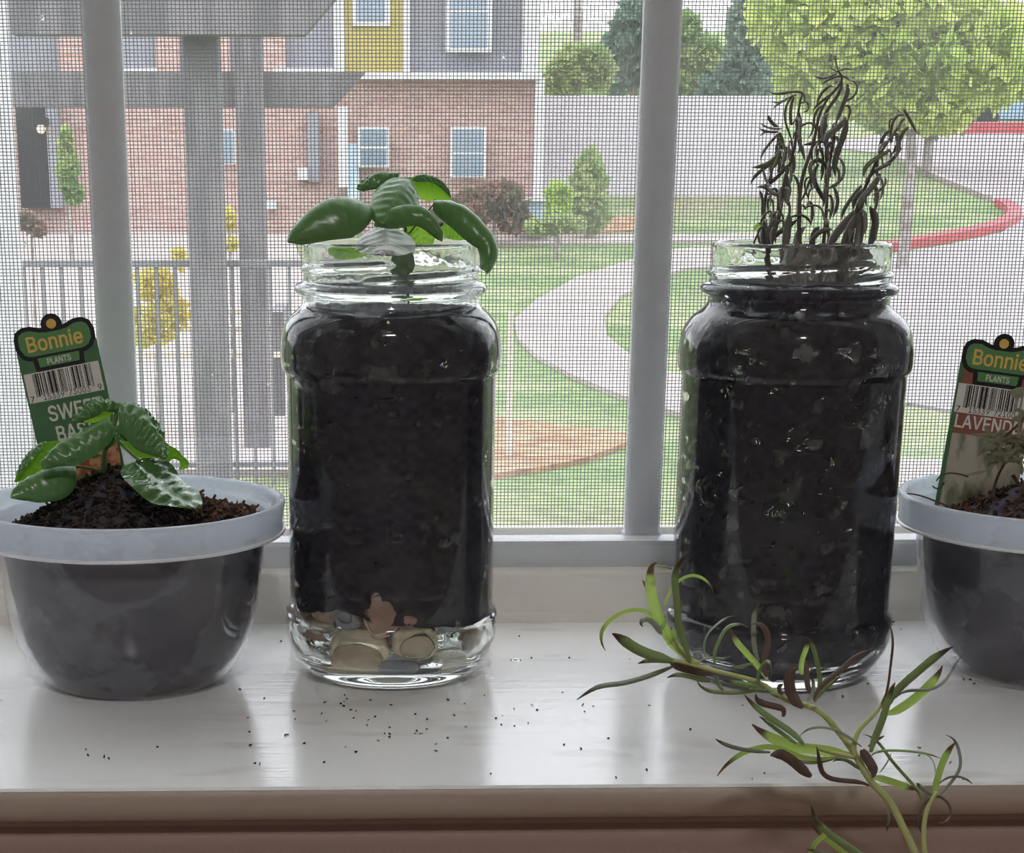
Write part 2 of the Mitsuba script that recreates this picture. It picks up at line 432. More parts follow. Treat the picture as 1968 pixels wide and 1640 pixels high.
def siding(c0):
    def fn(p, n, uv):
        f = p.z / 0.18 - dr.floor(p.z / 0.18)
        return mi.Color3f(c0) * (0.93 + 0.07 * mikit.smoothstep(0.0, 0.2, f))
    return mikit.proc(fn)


mat('brick', principled(mikit.proc(brick_col), 0.9, 0.1))
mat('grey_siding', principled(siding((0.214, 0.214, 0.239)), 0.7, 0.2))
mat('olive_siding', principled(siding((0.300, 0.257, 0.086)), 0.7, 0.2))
mat('pale_wall', principled(noisy((0.483, 0.455, 0.487), (0.518, 0.487, 0.509), 1.2), 0.8, 0.2))
mat('window_glass', principled((0.10, 0.15, 0.19), 0.12, 0.9))
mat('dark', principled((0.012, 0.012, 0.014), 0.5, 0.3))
mat('dark_wood', principled(noisy((0.11, 0.105, 0.11), (0.16, 0.15, 0.155), 4, stretch=(3, 3, 0.5)), 0.8, 0.2))
mat('iron', principled((0.16, 0.16, 0.17), 0.6, 0.4))
mat('pale_wood', principled((0.60, 0.50, 0.38), 0.7, 0.2))
mat('bark', principled(noisy((0.20, 0.17, 0.15), (0.32, 0.29, 0.27), 9), 0.9, 0.1))
mat('car_paint', principled((0.16, 0.27, 0.38), 0.25, 0.6, clearcoat=0.8))
mat('pale_blue', principled((0.42, 0.52, 0.60), 0.6, 0.3))


def leafmat(key, c0, c1, scale=1.5, trans=0.9):
    mat(key, {'type': 'principledthin', 'base_color': noisy(c0, c1, scale), 'roughness': 0.6, 'diff_trans': trans, 'eta': 1.3})


leafmat('tree_bright', (0.375, 0.518, 0.125), (0.589, 0.677, 0.215), 0.5)
leafmat('tree_mid', (0.232, 0.339, 0.134), (0.394, 0.464, 0.196), 0.8)
leafmat('tree_dark', (0.131, 0.213, 0.156), (0.230, 0.312, 0.230), 0.8)
leafmat('bush_red', (0.172, 0.172, 0.114), (0.300, 0.185, 0.143), 3.0)
leafmat('yellow', (0.529, 0.428, 0.086), (0.628, 0.586, 0.200), 6.0)


def foliage(blobs, n, size, seed):
    """A crown of single leaves: blobs are (centre, radii); leaves sit mostly near the surface of each blob."""
    r = np.random.default_rng(seed)
    vol = np.array([np.prod(b[1]) ** 0.7 for b in blobs])
    k = r.choice(len(blobs), n, p=vol / vol.sum())
    c = np.array([b[0] for b in blobs])[k]
    rad = np.array([b[1] for b in blobs])[k]
    d = unit(r.normal(size=(n, 3)))
    pos = c + d * rad * (r.uniform(0.25, 1.0, (n, 1)) ** 0.5) * r.uniform(0.85, 1.12, (n, 1))
    a = unit(r.normal(size=(n, 3)))
    b = unit(np.cross(a, r.normal(size=(n, 3))))
    s = size * r.uniform(0.6, 1.3, (n, 1))
    v = np.stack([pos - a * s, pos + b * s * 0.55, pos + a * s, pos - b * s * 0.55], 1).reshape(-1, 3)
    i = 4 * np.arange(n)[:, None]
    return trimesh.Trimesh(v, np.vstack([i + [0, 1, 2], i + [0, 2, 3]]), process=False)


yy = np.r_[np.linspace(0.9, 30, 60), np.linspace(31, 130, 60)]
xx = np.linspace(-70, 90, 33)
gv = np.array([(x, y, float(ground_z(y))) for y in yy for x in xx])
struct('lawn_ground', trimesh.Trimesh(gv, grid_faces(len(yy), len(xx))[:, ::-1], process=False), 'mat_grass', 'green lawn rising towards the wall and the street', 'lawn', smooth=True)
struct('footpath_1', drape([(1500, 470), (1420, 476), (1300, 484), (1220, 502), (1110, 537), (1030, 582), (988, 620), (995, 655), (1030, 690), (1100, 730), (1200, 772), (1310, 806), (1420, 835), (1560, 860), (1620, 800),
                            (1500, 775), (1400, 750), (1330, 736), (1290, 725), (1215, 692), (1166, 652), (1161, 612), (1190, 576), (1250, 546), (1310, 522), (1420, 512), (1560, 505), (1640, 480)], 0.05), 'mat_concrete',
       'curved pale concrete path winding through the lawn', 'path')
struct('footpath_2', drape([(900, 457), (1250, 455), (1500, 452), (1500, 466), (1250, 470), (900, 474)], 0.05), 'mat_concrete', 'straight narrow concrete walk in front of the brick building', 'path')
struct('footpath_3', drape([(1600, 892), (1800, 896), (2300, 915), (2300, 1010), (1600, 975)], 0.05), 'mat_concrete', 'pale concrete strip at the near side of the lawn, right of the jars', 'path')
struct('mulch_bed_1', drape([(500, 800), (700, 790), (900, 800), (980, 814), (1100, 828), (1200, 840), (1210, 858), (1130, 890), (1050, 908), (950, 922), (760, 935), (560, 930)], 0.04), 'mat_mulch',
       'orange mulch bed in the lawn beside the path', 'mulch bed')
struct('mulch_bed_2', drape([(860, 430), (1000, 424), (1220, 418), (1220, 446), (1060, 452), (860, 454)], 0.03), 'mat_mulch', 'strip of mulch under the shrubs at the brick building', 'mulch bed')
struct('street', drape([(1500, 530), (1600, 506), (1715, 490), (1830, 472), (1925, 450), (1958, 422), (1905, 386), (1800, 346), (1745, 316), (1690, 297), (1600, 285), (1450, 300), (1450, 285), (1600, 272), (1700, 263), (1840, 258), (2300, 252),
                        (2600, 600), (2300, 860), (1990, 850), (1850, 800), (1745, 780), (1640, 800), (1500, 775)], 0.03, 1.0), 'mat_asphalt', 'wide pale street and parking area curving round a grass island', 'street')


def curb(pxs, w, h, label, group=None, bsdf='mat_red_paint'):
    P = smooth_path(np.array([PG(*q)[:2] for q in pxs]), 40)
    line = LineString(P).buffer(w / 2, cap_style=2)
    one('curb', drape(np.array(line.exterior.coords), h, 0.5, world=True), bsdf, label, 'curb', group)


curb([(1560, 500), (1640, 492), (1715, 481), (1830, 462), (1918, 441), (1950, 420), (1940, 406), (1922, 396)], 0.28, 0.16, 'red painted curb round the near tip of the grass island')
curb([(1900, 386), (1850, 365), (1795, 342), (1745, 317), (1690, 297)], 0.16, 0.12, 'pale pink curb along the far side of the grass island', bsdf='mat_concrete')
curb([(1800, 262), (1880, 257), (1990, 258), (2200, 262)], 0.35, 0.3, 'red painted curb on the far side of the street, below the trees')

# brick building and its wing, at about 34 m
BY = 34.0


def bp(px0, py0, px1, py1, y0, y1):
    a, b = PY(px0, (py0 + py1) / 2, y0), PY(px1, (py0 + py1) / 2, y0)
    m = (px0 + px1) / 2
    return bx(a[0], b[0], y0, y1, PY(m, py1, y0)[2], PY(m, py0, y0)[2])


bld = thing('brick_building', 'brick and grey siding town house with olive bay and white trim beyond the lawn', 'building')
obj('brick_wall', bp(-60, 146, 1036, 520, BY, BY + 9), 'mat_brick', bld)
obj('siding_wall', bp(-60, -330, 1024, 146, BY - 0.05, BY + 9), 'mat_grey_siding', bld)
obj('bay_panel', bp(658, -330, 776, 138, BY - 0.35, BY), 'mat_olive_siding', bld)
for a in ((640, -330, 660, 140), (774, -330, 788, 146), (1010, -330, 1040, 150)):
    obj('corner_board', bp(*a, BY - 0.42, BY), 'mat_white_paint', bld)
obj('band_course', bp(690, 138, 1042, 152, BY - 0.45, BY), 'mat_white_paint', bld)
obj('ledge', bp(225, 130, 302, 141, BY - 0.45, BY), 'mat_white_paint', bld)
obj('ledge', bp(525, 130, 658, 141, BY - 0.45, BY), 'mat_white_paint', bld)
obj('downspout', bp(1028, 150, 1044, 395, BY - 0.3, BY - 0.1), 'mat_white_paint', bld)
for a in ((112, 62, 156, 146), (300, 62, 342, 146), (405, 62, 440, 146), (500, 62, 548, 146)):
    obj('brick_pier', bp(*a, BY - 0.35, BY), 'mat_brick', bld)
obj('porch_post', bp(650, 205, 668, 360, BY - 0.6, BY - 0.35), 'mat_white_paint', bld)
obj('pipe', bp(592, 215, 614, 350, BY - 0.25, BY - 0.05), 'mat_grey_siding', bld)


def house_window(px0, py0, px1, py1, f=9, cross=True, y=BY):
    w = obj('window', bp(px0, py0, px1, py1, y - 0.40, y - 0.30), 'mat_white_paint', bld)
    mid = (py0 + py1) / 2
    for a, b in ((py0 + f, mid - 2), (mid + 3, py1 - f)) if cross else ((py0 + f, py1 - f),):
        obj('pane', bp(px0 + f, a, px1 - f, b, y - 0.43, y - 0.40), 'mat_window_glass', w)


house_window(857, -60, 946, 100, 9, True)
house_window(676, -50, 750, 50, 10, False)
house_window(688, 243, 748, 322, 5, True)
house_window(866, 243, 934, 342, 5, True)
house_window(412, 248, 452, 316, 4, False)
obj('door', bp(668, 276, 690, 400, BY - 0.3, BY), 'mat_pale_blue', bld)
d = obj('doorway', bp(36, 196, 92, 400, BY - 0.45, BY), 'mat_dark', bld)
obj('frame', bp(92, 196, 112, 400, BY - 0.5, BY), 'mat_grey_siding', d)
obj('meter_box', bp(572, 322, 592, 346, BY - 0.35, BY), 'mat_white_paint', bld)
obj('meter_box', bp(512, 386, 530, 402, BY - 0.35, BY), 'mat_pale_blue', bld)
lp = thing('porch_lamp', 'small glowing porch lamp at the dark doorway of the brick building', 'lamp')
obj('shade', bp(70, 226, 88, 240, BY - 0.85, BY - 0.52), 'mat_dark', lp)
scene[free(lp + '__bulb')] = mikit.ply(trimesh.creation.icosphere(2, 0.08).apply_translation(PY(79, 248, BY - 0.68)), 'mat_white_paint', emitter={'type': 'area', 'radiance': rgb(0.35, 0.22, 0.07)})

one('garden_wall', bp(1036, 184, 1500, 402, 40.0, 40.4), 'mat_pale_wall', 'long pale lilac wall between the brick building and the trees', 'wall')
one('white_column', bp(-140, -420, 34, 1300, 2.2, 2.215), 'mat_white_paint', 'white post outside the window at the left edge', 'post')
c = PY(1030, 410, 33.2)
ac = thing('air_conditioner', 'pale blue cooling unit at the foot of the brick building corner', 'air conditioner')
obj('case', bp(1000, 386, 1060, 440, 32.6, 33.4), 'mat_pale_blue', ac)
obj('lid', bp(997, 381, 1063, 387, 32.5, 33.5), 'mat_white_paint', ac)


def pblob(px, py, rx, ry, y, deep=None):
    s = y / ray(px, py)[1] / FOCAL
    return (PY(px, py, y), np.array([rx * s, (deep or (rx + ry) / 2) * s, ry * s]))


def shrub(name, label, cat, blobs, n, size, m, seed, stem=None, group=None):
    t = thing(name, label, cat, group)
    obj('foliage', foliage([pblob(*b) for b in blobs], n, size, seed), m, t)
    if stem is not None:
        obj('stem', tube(np.array(stem[0]), np.array(stem[1]), 7), 'mat_bark', t)
    return t


def foot(px, py, y):
    q = PY(px, py, y)
    return [q[0], y, float(ground_z(y)) - 0.1]


shrub('evergreen_shrub', 'tall rounded green shrub against the pale wall', 'shrub', [(1130, 370, 36, 66, 33), (1132, 325, 26, 38, 33), (1135, 410, 40, 38, 33)], 1500, 0.10, 'mat_tree_mid', 11,
      ([foot(1132, 440, 33), PY(1132, 330, 33)], [0.06, 0.02]))
shrub('shrub', 'small bright green shrub left of the tall rounded shrub', 'shrub', [(1074, 372, 26, 20, 31.6), (1072, 400, 25, 30, 31.6)], 600, 0.10, 'mat_tree_bright', 12, ([foot(1074, 440, 31.6), PY(1074, 380, 31.6)], [0.04, 0.02]))
shrub('shrub', 'low green shrub in front of the cooling unit', 'shrub', [(1085, 430, 40, 16, 30.4), (1040, 436, 30, 13, 30.4)], 700, 0.10, 'mat_tree_mid', 13, ([foot(1070, 445, 30.4), PY(1070, 430, 30.4)], [0.04, 0.02]))
shrub('shrub', 'dark reddish shrub below the brick wall, behind the basil jar', 'shrub', [(960, 380, 50, 34, 32), (985, 420, 34, 30, 32), (910, 400, 50, 40, 32)], 1300, 0.10, 'mat_bush_red', 14, ([foot(950, 440, 32), PY(950, 390, 32)], [0.05, 0.02]))
shrub('shrub', 'narrow green shrub on the porch left of the window bar', 'shrub', [(126, 270, 12, 30, 30), (130, 320, 18, 50, 30), (140, 370, 20, 22, 30)], 900, 0.09, 'mat_tree_mid', 15, ([foot(132, 400, 30), PY(130, 280, 30)], [0.04, 0.02]))
shrub('flowering_shrub', 'yellow flowering shrub behind the iron fence', 'shrub', [(300, 545, 44, 36, 11.6), (275, 610, 34, 26, 11.6), (330, 600, 38, 40, 11.6), (345, 495, 14, 24, 11.6), (290, 648, 50, 16, 11.6)], 620, 0.04, 'mat_yellow', 16,
      ([foot(300, 700, 11.6), PY(300, 560, 11.6)], [0.03, 0.01]))
shrub('flowering_shrub', 'small yellow plant between the two pergola posts', 'shrub', [(443, 470, 16, 12, 14.2), (440, 420, 9, 26, 14.2)], 160, 0.045, 'mat_yellow', 17, ([foot(442, 560, 14.2), PY(442, 430, 14.2)], [0.02, 0.01]))
shrub('flowering_shrub', 'small plant with violet and yellow flowers at the left edge', 'shrub', [(52, 425, 16, 20, 13.2), (75, 440, 14, 14, 13.2)], 160, 0.045, 'mat_bush_red', 18, ([foot(60, 560, 13.2), PY(60, 430, 13.2)], [0.02, 0.01]))


def tree(label, base, crown, n, size, m, seed, y, r0=0.14, top=None):
    t = thing('tree', label, 'tree', None)
    b = foot(*base, y)
    tp = PY(*top, y) if top else PY(crown[0][0], crown[0][1], y)
    obj('trunk', tube(np.array([b, (np.array(b) + tp) / 2 + [0.08, 0, 0], tp]), [r0, r0 * 0.8, r0 * 0.5], 9), 'mat_bark', t)
    obj('crown', foliage([pblob(*c_, y) for c_ in crown], n, size, seed), m, t)


tree('large bright green tree on the grass island', (1738, 460), [(1700, 60, 210, 130), (1590, 10, 150, 140), (1820, 90, 150, 110), (1640, 160, 140, 60), (1780, 180, 120, 70), (1700, -140, 260, 130), (1900, 150, 80, 50)],
     15000, 0.17, 'mat_tree_bright', 21, 29.0, 0.11, (1748, 150))
tree('slim tree at the far bank of the street', (1778, 345), [(1790, 200, 90, 60), (1850, 160, 90, 60), (1720, 215, 80, 40), (1920, 150, 90, 50)], 2600, 0.16, 'mat_tree_mid', 22, 43.0, 0.14, (1782, 180))
tree('blue green conifer right of the window bar', (1430, 250), [(1430, 150, 50, 60), (1440, 60, 40, 80), (1400, 170, 60, 30)], 2600, 0.17, 'mat_tree_dark', 23, 44.0, 0.15)
tree('round green tree behind the pale wall, right of the window bar', (1350, 250), [(1345, 110, 50, 40), (1370, 150, 70, 40), (1320, 60, 26, 34), (1300, 160, 60, 30)], 2300, 0.17, 'mat_tree_mid', 24, 46.0, 0.12)
tree('grey green tree behind the pale wall, left of the window bar', (1215, 250), [(1212, 60, 34, 70), (1190, 110, 34, 70), (1240, 100, 36, 70)], 2300, 0.17, 'mat_tree_dark', 25, 47.0, 0.12)
tree('yellowish green tree beside the brick building corner', (1110, 250), [(1105, 120, 34, 36), (1085, 150, 40, 34), (1150, 130, 30, 40)], 1600, 0.16, 'mat_tree_mid', 26, 45.0, 0.10)
tree('wide tree at the top right edge of the view', (2010, 280), [(1950, 205, 50, 40), (2080, 130, 100, 90), (1890, 190, 40, 40)], 2600, 0.2, 'mat_tree_mid', 27, 58.0, 0.16)
far = thing('hedge', 'distant row of bushes along the top of the slope', 'hedge')
obj('foliage', foliage([pblob(px, 205 + 14 * math.sin(px), 90, 45, 64) for px in range(1060, 2100, 60)], 5200, 0.3, 28), 'mat_tree_mid', far)
ug = thing('utility_pole', 'brown utility pole above the corner of the brick building', 'pole')
obj('pole', tube(np.array([foot(1113, 80, 52), PY(1113, -260, 52)]), [0.14, 0.11], 10), 'mat_bark', ug)
obj('crossarm', bp(1085, -160, 1142, -148, 51.9, 52.1), 'mat_bark', ug)
one('wooden_stake', tube(np.array([foot(978, 850, 11.6), PY(981, 600, 11.6)]), [0.022, 0.018], 8), 'mat_pale_wood', 'thin upright stake in the orange mulch bed, right of the basil jar', 'stake')

car = thing('parked_car', 'blue parked car at the far side of the street, cut by the right edge', 'car')
cp = PG(1985, 250)
cx, cy, cz = cp
prof = [(-2.1, 0.30), (-2.15, 0.75), (-1.95, 0.95), (-1.2, 1.02), (-0.65, 1.48), (0.85, 1.5), (1.5, 1.05), (2.05, 0.95), (2.15, 0.6), (2.1, 0.30)]
obj('body', prism_y([(cx + a, cz + b) for a, b in prof], cy, cy + 1.7), 'mat_car_paint', car)
obj('window', prism_y([(cx + a, cz + b) for a, b in [(-1.05, 1.04), (-0.6, 1.42), (0.1, 1.43), (0.1, 1.04)]], cy - 0.015, cy), 'mat_window_glass', car)
obj('window', prism_y([(cx + a, cz + b) for a, b in [(0.18, 1.04), (0.18, 1.43), (0.8, 1.42), (1.3, 1.04)]], cy - 0.015, cy), 'mat_window_glass', car)
for a in (-1.35, 1.35):
    for yw in (cy - 0.03, cy + 1.53):
        w = trimesh.creation.cylinder(0.32, 0.2, sections=28)
        w.apply_transform(trimesh.transformations.rotation_matrix(math.pi / 2, (1, 0, 0)))
        w.apply_translation((cx + a, yw + 0.1, cz + 0.32))
        obj('wheel', w, 'mat_dark', car)

# terrace: slab, pergola, fence, bench
struct('patio', drape([(-60, 452), (250, 450), (560, 455), (600, 560), (625, 720), (630, 912), (560, 918), (-60, 918)], 0.05), 'mat_concrete', 'pale concrete terrace behind the iron fence', 'terrace')
pg = thing('pergola', 'dark weathered pergola with two posts and heavy beams', 'pergola')


def post(px0t, px0b, wpx, y, top):
    a = PY((px0t + px0b) / 2, 450, y)[0]
    w = wpx / FOCAL * y
    return bx(a, a + w, y, y + w, float(ground_z(y)) - 0.1, top, 0.012)


t1, t2 = PY(300, -40, 10.2)[2], PY(470, 60, 12.0)[2]
obj('post', post(343, 380, 66, 10.2, t1), 'mat_dark_wood', pg)
obj('post', post(447, 470, 50, 12.0, t2), 'mat_dark_wood', pg)


def beam(px0, px1, slant, py0, py1, y, th):
    z1, z0 = PY(400, py0, y)[2], PY(400, py1, y)[2]
    xa, xb, xs_ = PY(px0, py1, y)[0], PY(px1, py1, y)[0], PY(px1 + slant, py0, y)[0]
    return prism_y([(xa, z0), (xb, z0), (xs_, z1), (xa, z1)], y, y + th)


obj('beam', beam(22, 585, 150, -110, 66, 10.0, 0.18), 'mat_dark_wood', pg)
obj('beam', beam(22, 640, 62, 138, 205, 12.2, 0.18), 'mat_dark_wood', pg)
FY = 10.45
fen = thing('iron_fence', 'dark iron fence with close upright pickets in front of the terrace', 'fence')
zt, zb = PY(400, 500, FY)[2], float(ground_z(FY)) + 0.05
xl, xr = PY(-40, 600, FY)[0], PY(690, 600, FY)[0]
obj('rail', bx(xl, xr, FY - 0.02, FY + 0.02, zt - 0.04, zt), 'mat_iron', fen)
obj('rail', bx(xl, xr, FY - 0.015, FY + 0.015, zb + 0.06, zb + 0.09), 'mat_iron', fen)
for k, x in enumerate(np.arange(xl + 0.05, xr, 0.112)):
    obj('picket', bx(x - 0.0095, x + 0.0095, FY - 0.0095, FY + 0.0095, zb - 0.06, zt - 0.005), 'mat_iron', fen)
sw = thing('garden_bench', 'pale slatted bench on the terrace behind the pergola posts', 'bench')
for k, (py, y) in enumerate(((600, 13.6), (633, 13.1), (683, 12.6))):
    obj('slat', bp(232 if k else 340, py - 5, 545, py + 5, y, y + 0.22), 'mat_pale_wood', sw)
for px in (370, 520):
    obj('leg', bp(px, 604, px + 26, 800, 13.15, 13.3), 'mat_dark_wood', sw)
    obj('arm', bp(px, 600, px + 24, 690, 12.65, 13.6), 'mat_dark_wood', sw)

# ------------------------------------------------------------------ jars
def soil_col(p, n, uv):
    a = mikit.noise(p.x * 420, p.y * 420, p.z * 420)
    b = mikit.smoothstep(0.45, 0.75, mikit.fbm(p.x * 60, p.y * 60, p.z * 60, 3))
    c = mikit.mix((0.046, 0.043, 0.058), (0.105, 0.098, 0.118), a)
    return mikit.mix(c, (0.14, 0.13, 0.14), b * 0.4)


mat('soil', principled(mikit.proc(soil_col), 0.9, 0.15))
mat('bark_bits', principled(noisy((0.050, 0.030, 0.020), (0.16, 0.095, 0.062), 260), 0.85, 0.2))
mat('soil_bits', principled(noisy((0.018, 0.014, 0.013), (0.075, 0.052, 0.042), 300), 0.9, 0.2))


def fog_weight(p, n, uv):
    """Water film on the inside of the glass: thick in blotches, thin elsewhere."""
    a = mikit.smoothstep(0.42, 0.66, mikit.fbm(p.x * 45, p.y * 45, p.z * 38, 4))
    drops = mikit.smoothstep(0.55, 0.7, mikit.noise(p.x * 520, p.y * 520, p.z * 400))
    return (0.06 + 0.52 * a) * (1 - 0.5 * drops) * uv.x


mat('film', {'type': 'blendbsdf', 'weight': mikit.proc(fog_weight), 'a': {'type': 'thindielectric', 'int_ior': 1.2},
             'b': {'type': 'principledthin', 'base_color': rgb(0.78, 0.80, 0.82), 'roughness': 0.6, 'diff_trans': 1.0, 'eta': 1.3}})
mat('pebble_cream', principled(noisy((0.68, 0.57, 0.42), (0.84, 0.75, 0.60), 120), 0.6, 0.4))
mat('pebble_pink', principled(noisy((0.58, 0.38, 0.31), (0.74, 0.53, 0.44), 120), 0.6, 0.4))
mat('pebble_white', principled(noisy((0.80, 0.77, 0.70), (0.88, 0.86, 0.80), 120), 0.6, 0.4))
mat('pebble_grey', principled(noisy((0.27, 0.28, 0.31), (0.38, 0.39, 0.43), 120), 0.6, 0.4))

OUT = [(0.0, 0.0035), (0.016, 0.0030), (0.026, 0.0016), (0.0290, 0.0004), (0.0312, 0.0), (0.0335, 0.0006), (0.0362, 0.0024), (0.0388, 0.0056), (0.0410, 0.0098), (0.0426, 0.0145), (0.0434, 0.0195), (0.0436, 0.0225), (0.0432, 0.0250),
       (0.0419, 0.0264), (0.0415, 0.0280), (0.0415, 0.0700), (0.0415, 0.1150), (0.0416, 0.1215), (0.0421, 0.1226), (0.0431, 0.1240), (0.0435, 0.1265), (0.0436, 0.1300), (0.0433, 0.1345), (0.0424, 0.1388), (0.0408, 0.1422), (0.0387, 0.1448), (0.0366, 0.1466),
       (0.0352, 0.1482), (0.0346, 0.1500), (0.0347, 0.1516), (0.0362, 0.1524), (0.0374, 0.1533), (0.0379, 0.1544), (0.0375, 0.1556), (0.0362, 0.1565), (0.0346, 0.1572), (0.0342, 0.1590), (0.0341, 0.1650), (0.0341, 0.1706), (0.0337, 0.1718), (0.0329, 0.1722)]
INN = [(0.0322, 0.1720), (0.0316, 0.1712), (0.0314, 0.1690), (0.0313, 0.1600), (0.0314, 0.1530), (0.0318, 0.1490), (0.0332, 0.1462), (0.0356, 0.1438), (0.0378, 0.1405), (0.0390, 0.1365), (0.0396, 0.1310), (0.0394, 0.1262), (0.0388, 0.1225),
       (0.0385, 0.1180), (0.0384, 0.0700), (0.0385, 0.0320), (0.0388, 0.0270), (0.0393, 0.0225), (0.0390, 0.0180), (0.0378, 0.0140), (0.0355, 0.0108), (0.0315, 0.0088), (0.0250, 0.0078), (0.0120, 0.0074), (0.0, 0.0072)]


def dense(pr, step):
    pr = np.asarray(pr, float)
    s = np.r_[0, np.cumsum(np.linalg.norm(np.diff(pr, axis=0), axis=1))]
    n = max(8, int(s[-1] / step))
    return PchipInterpolator(s, pr)(np.linspace(0, s[-1], n))


def squared(r, z, phi, rot):
    """Slightly squared below the neck."""
    k = np.interp(z, [0.0, 0.012, 0.028, 0.118, 0.140, 0.1475], [0.2, 0.9, 1.0, 1.0, 0.6, 0.0])
    return r * (1 + k * (0.025 - 0.025 * np.cos(4 * (phi - rot))))


def thread(z, phi, a0):
    d = 0.0
    for k in range(2):
        f = ((phi - a0 - k * np.pi) % (2 * np.pi)) / np.radians(205)
        zz = 0.1583 + 0.0066 * f
        on = np.clip(f * 14, 0, 1) * np.clip((1 - f) * 14, 0, 1)
        d = d + on * 0.0015 * np.exp(-((z - zz) / 0.00105) ** 2)
    return d


def emboss(z, phi, face):
    """Raised measuring marks on the front: a dash, a figure, a dash, in rows."""
    d = 0.0
    for zr in (0.1065, 0.0843, 0.0620, 0.0398):
        for w0, w1, dz in ((-0.44, -0.27, 0.0), (0.25, 0.42, 0.0), (-0.15, -0.03, 0.0006), (0.0, 0.13, 0.0006)):
            a = (phi - face + np.pi) % (2 * np.pi) - np.pi
            inside = 1 / (1 + np.exp(-(a - w0) / 0.012)) * 1 / (1 + np.exp((a - w1) / 0.012))
            hgt = 0.0010 if dz else 0.00045
            d = d + inside * 0.00042 * np.exp(-((z - zr - dz) / hgt) ** 2)
    return d


NPHI = 300


def jar_wall(pr, rot, step, outer, seed):
    p = dense(pr, step)
    phi = np.arange(NPHI) * 2 * np.pi / NPHI
    R, Z, PH = np.repeat(p[:, :1], NPHI, 1), np.repeat(p[:, 1:], NPHI, 1), np.repeat(phi[None], len(p), 0)
    r = squared(R, Z, PH, rot)
    if outer:
        body = (R > 0.03)
        r = r + body * thread(Z, PH, rot + 1.2) + body * (Z < 0.125) * emboss(Z, PH, -np.pi / 2)
    else:
        q = np.stack([np.cos(PH) * R, np.sin(PH) * R, Z], -1).reshape(-1, 3)
        r = r + ((meshkit.fbm(q * 330 + seed).reshape(R.shape) - 0.5) * 0.00038 + (meshkit.fbm(q * 60 + seed).reshape(R.shape) - 0.5) * 0.0006) * (R > 0.012)
    return np.stack([r * np.cos(PH), r * np.sin(PH), Z], -1)


def jar_mesh(rot, seed):
    o, i = jar_wall(OUT, rot, 0.00062, True, seed), jar_wall(INN, rot, 0.0008, False, seed)
    v = np.concatenate([o, i]).reshape(-1, 3)
    return trimesh.Trimesh(v, grid_faces(len(o) + len(i), NPHI, True), process=False)


def inner_r(z):
    a = np.array(INN)[::-1]
    return np.interp(z, a[:, 1], a[:, 0])


def soil_in_jar(x, y, rot, zbot, ztop, seed, gap=-0.0010, dome=0.004):
    """The packed soil: follows the inside of the glass with a small uneven gap."""
    n = 240
    zs_ = np.linspace(0, 1, 130)
    phi = np.arange(n) * 2 * np.pi / n
    r = np.random.default_rng(seed)
    low = zbot + 0.0095 * (meshkit.fbm(np.c_[np.cos(phi) * 1.6, np.sin(phi) * 1.6, phi * 0 + seed]) - 0.5) * 2
    top = ztop + 0.003 * (meshkit.fbm(np.c_[np.cos(phi) * 1.5, np.sin(phi) * 1.5, phi * 0 + seed + 5]) - 0.5) * 2
    Z = low[None] + (top - low)[None] * zs_[:, None]
    R = squared(inner_r(Z), Z, np.repeat(phi[None], len(zs_), 0), rot) - gap
    q = np.stack([np.cos(phi)[None] * R, np.sin(phi)[None] * R, Z], -1)
    nz = meshkit.fbm((q * 150 + seed).reshape(-1, 3)).reshape(R.shape) - 0.5
    n2 = meshkit.fbm((q * 700 + seed).reshape(-1, 3)).reshape(R.shape) - 0.5
    dent = np.clip((nz - 0.13) * 7, 0, 1) * 0.0026 + np.clip(n2, 0, 1) * 0.0006
    n3 = meshkit.fbm((q * 300 + seed + 3).reshape(-1, 3)).reshape(R.shape) - 0.5
    edge = np.clip(np.abs(np.cos(phi - 0.25)) * 1.6 - 0.9, 0, 1)[None] + 0.25
    dent = dent + np.clip((n3 - 0.10) * 9, 0, 1) * 0.0020 * edge
    R = R - dent
    rings = [np.stack([R * np.cos(phi), R * np.sin(phi), Z], -1)]
    capt = []
    for f in np.linspace(0.94, 0.0, 14):
        rr = R[-1] * f
        zz = top + dome * (1 - f ** 2) + 0.0022 * (meshkit.fbm(np.c_[rr * np.cos(phi) * 170, rr * np.sin(phi) * 170, phi * 0]) - 0.5)
        capt.append(np.stack([rr * np.cos(phi), rr * np.sin(phi), zz], -1))
    capb = [np.stack([R[0] * f * np.cos(phi), R[0] * f * np.sin(phi), low + 0 * phi], -1) for f in np.linspace(0.0, 0.9, 6)]
    v = np.concatenate([np.array(capb), rings[0], np.array(capt)]).reshape(-1, 3) + [x, y, 0]
    return trimesh.Trimesh(v, grid_faces(len(capb) + len(zs_) + len(capt), n, True), process=False)


def film_mesh(x, y, rot, z0, z1, weight, gap=-0.0006):
    n, zs_ = 120, np.linspace(z0, z1, 60)
    phi = np.arange(n + 1) * 2 * np.pi / n
    Z, PH = np.repeat(zs_[:, None], n + 1, 1), np.repeat(phi[None], 60, 0)
    R = squared(inner_r(Z), Z, PH, rot) - gap
    v = np.stack([x + R * np.cos(PH), y + R * np.sin(PH), Z], -1).reshape(-1, 3)
    w = weight(Z, PH).reshape(-1)
    return trimesh.Trimesh(v, grid_faces(60, n + 1), process=False), np.c_[w, PH.reshape(-1) / 6.2832]


J1 = np.array([0.0106, 0.6886])
J2 = np.array([0.1693, 0.6815])
FRONT = -np.pi / 2


def place(m, xy, z=0.0):
    m.apply_translation((xy[0], xy[1], z))
    return m


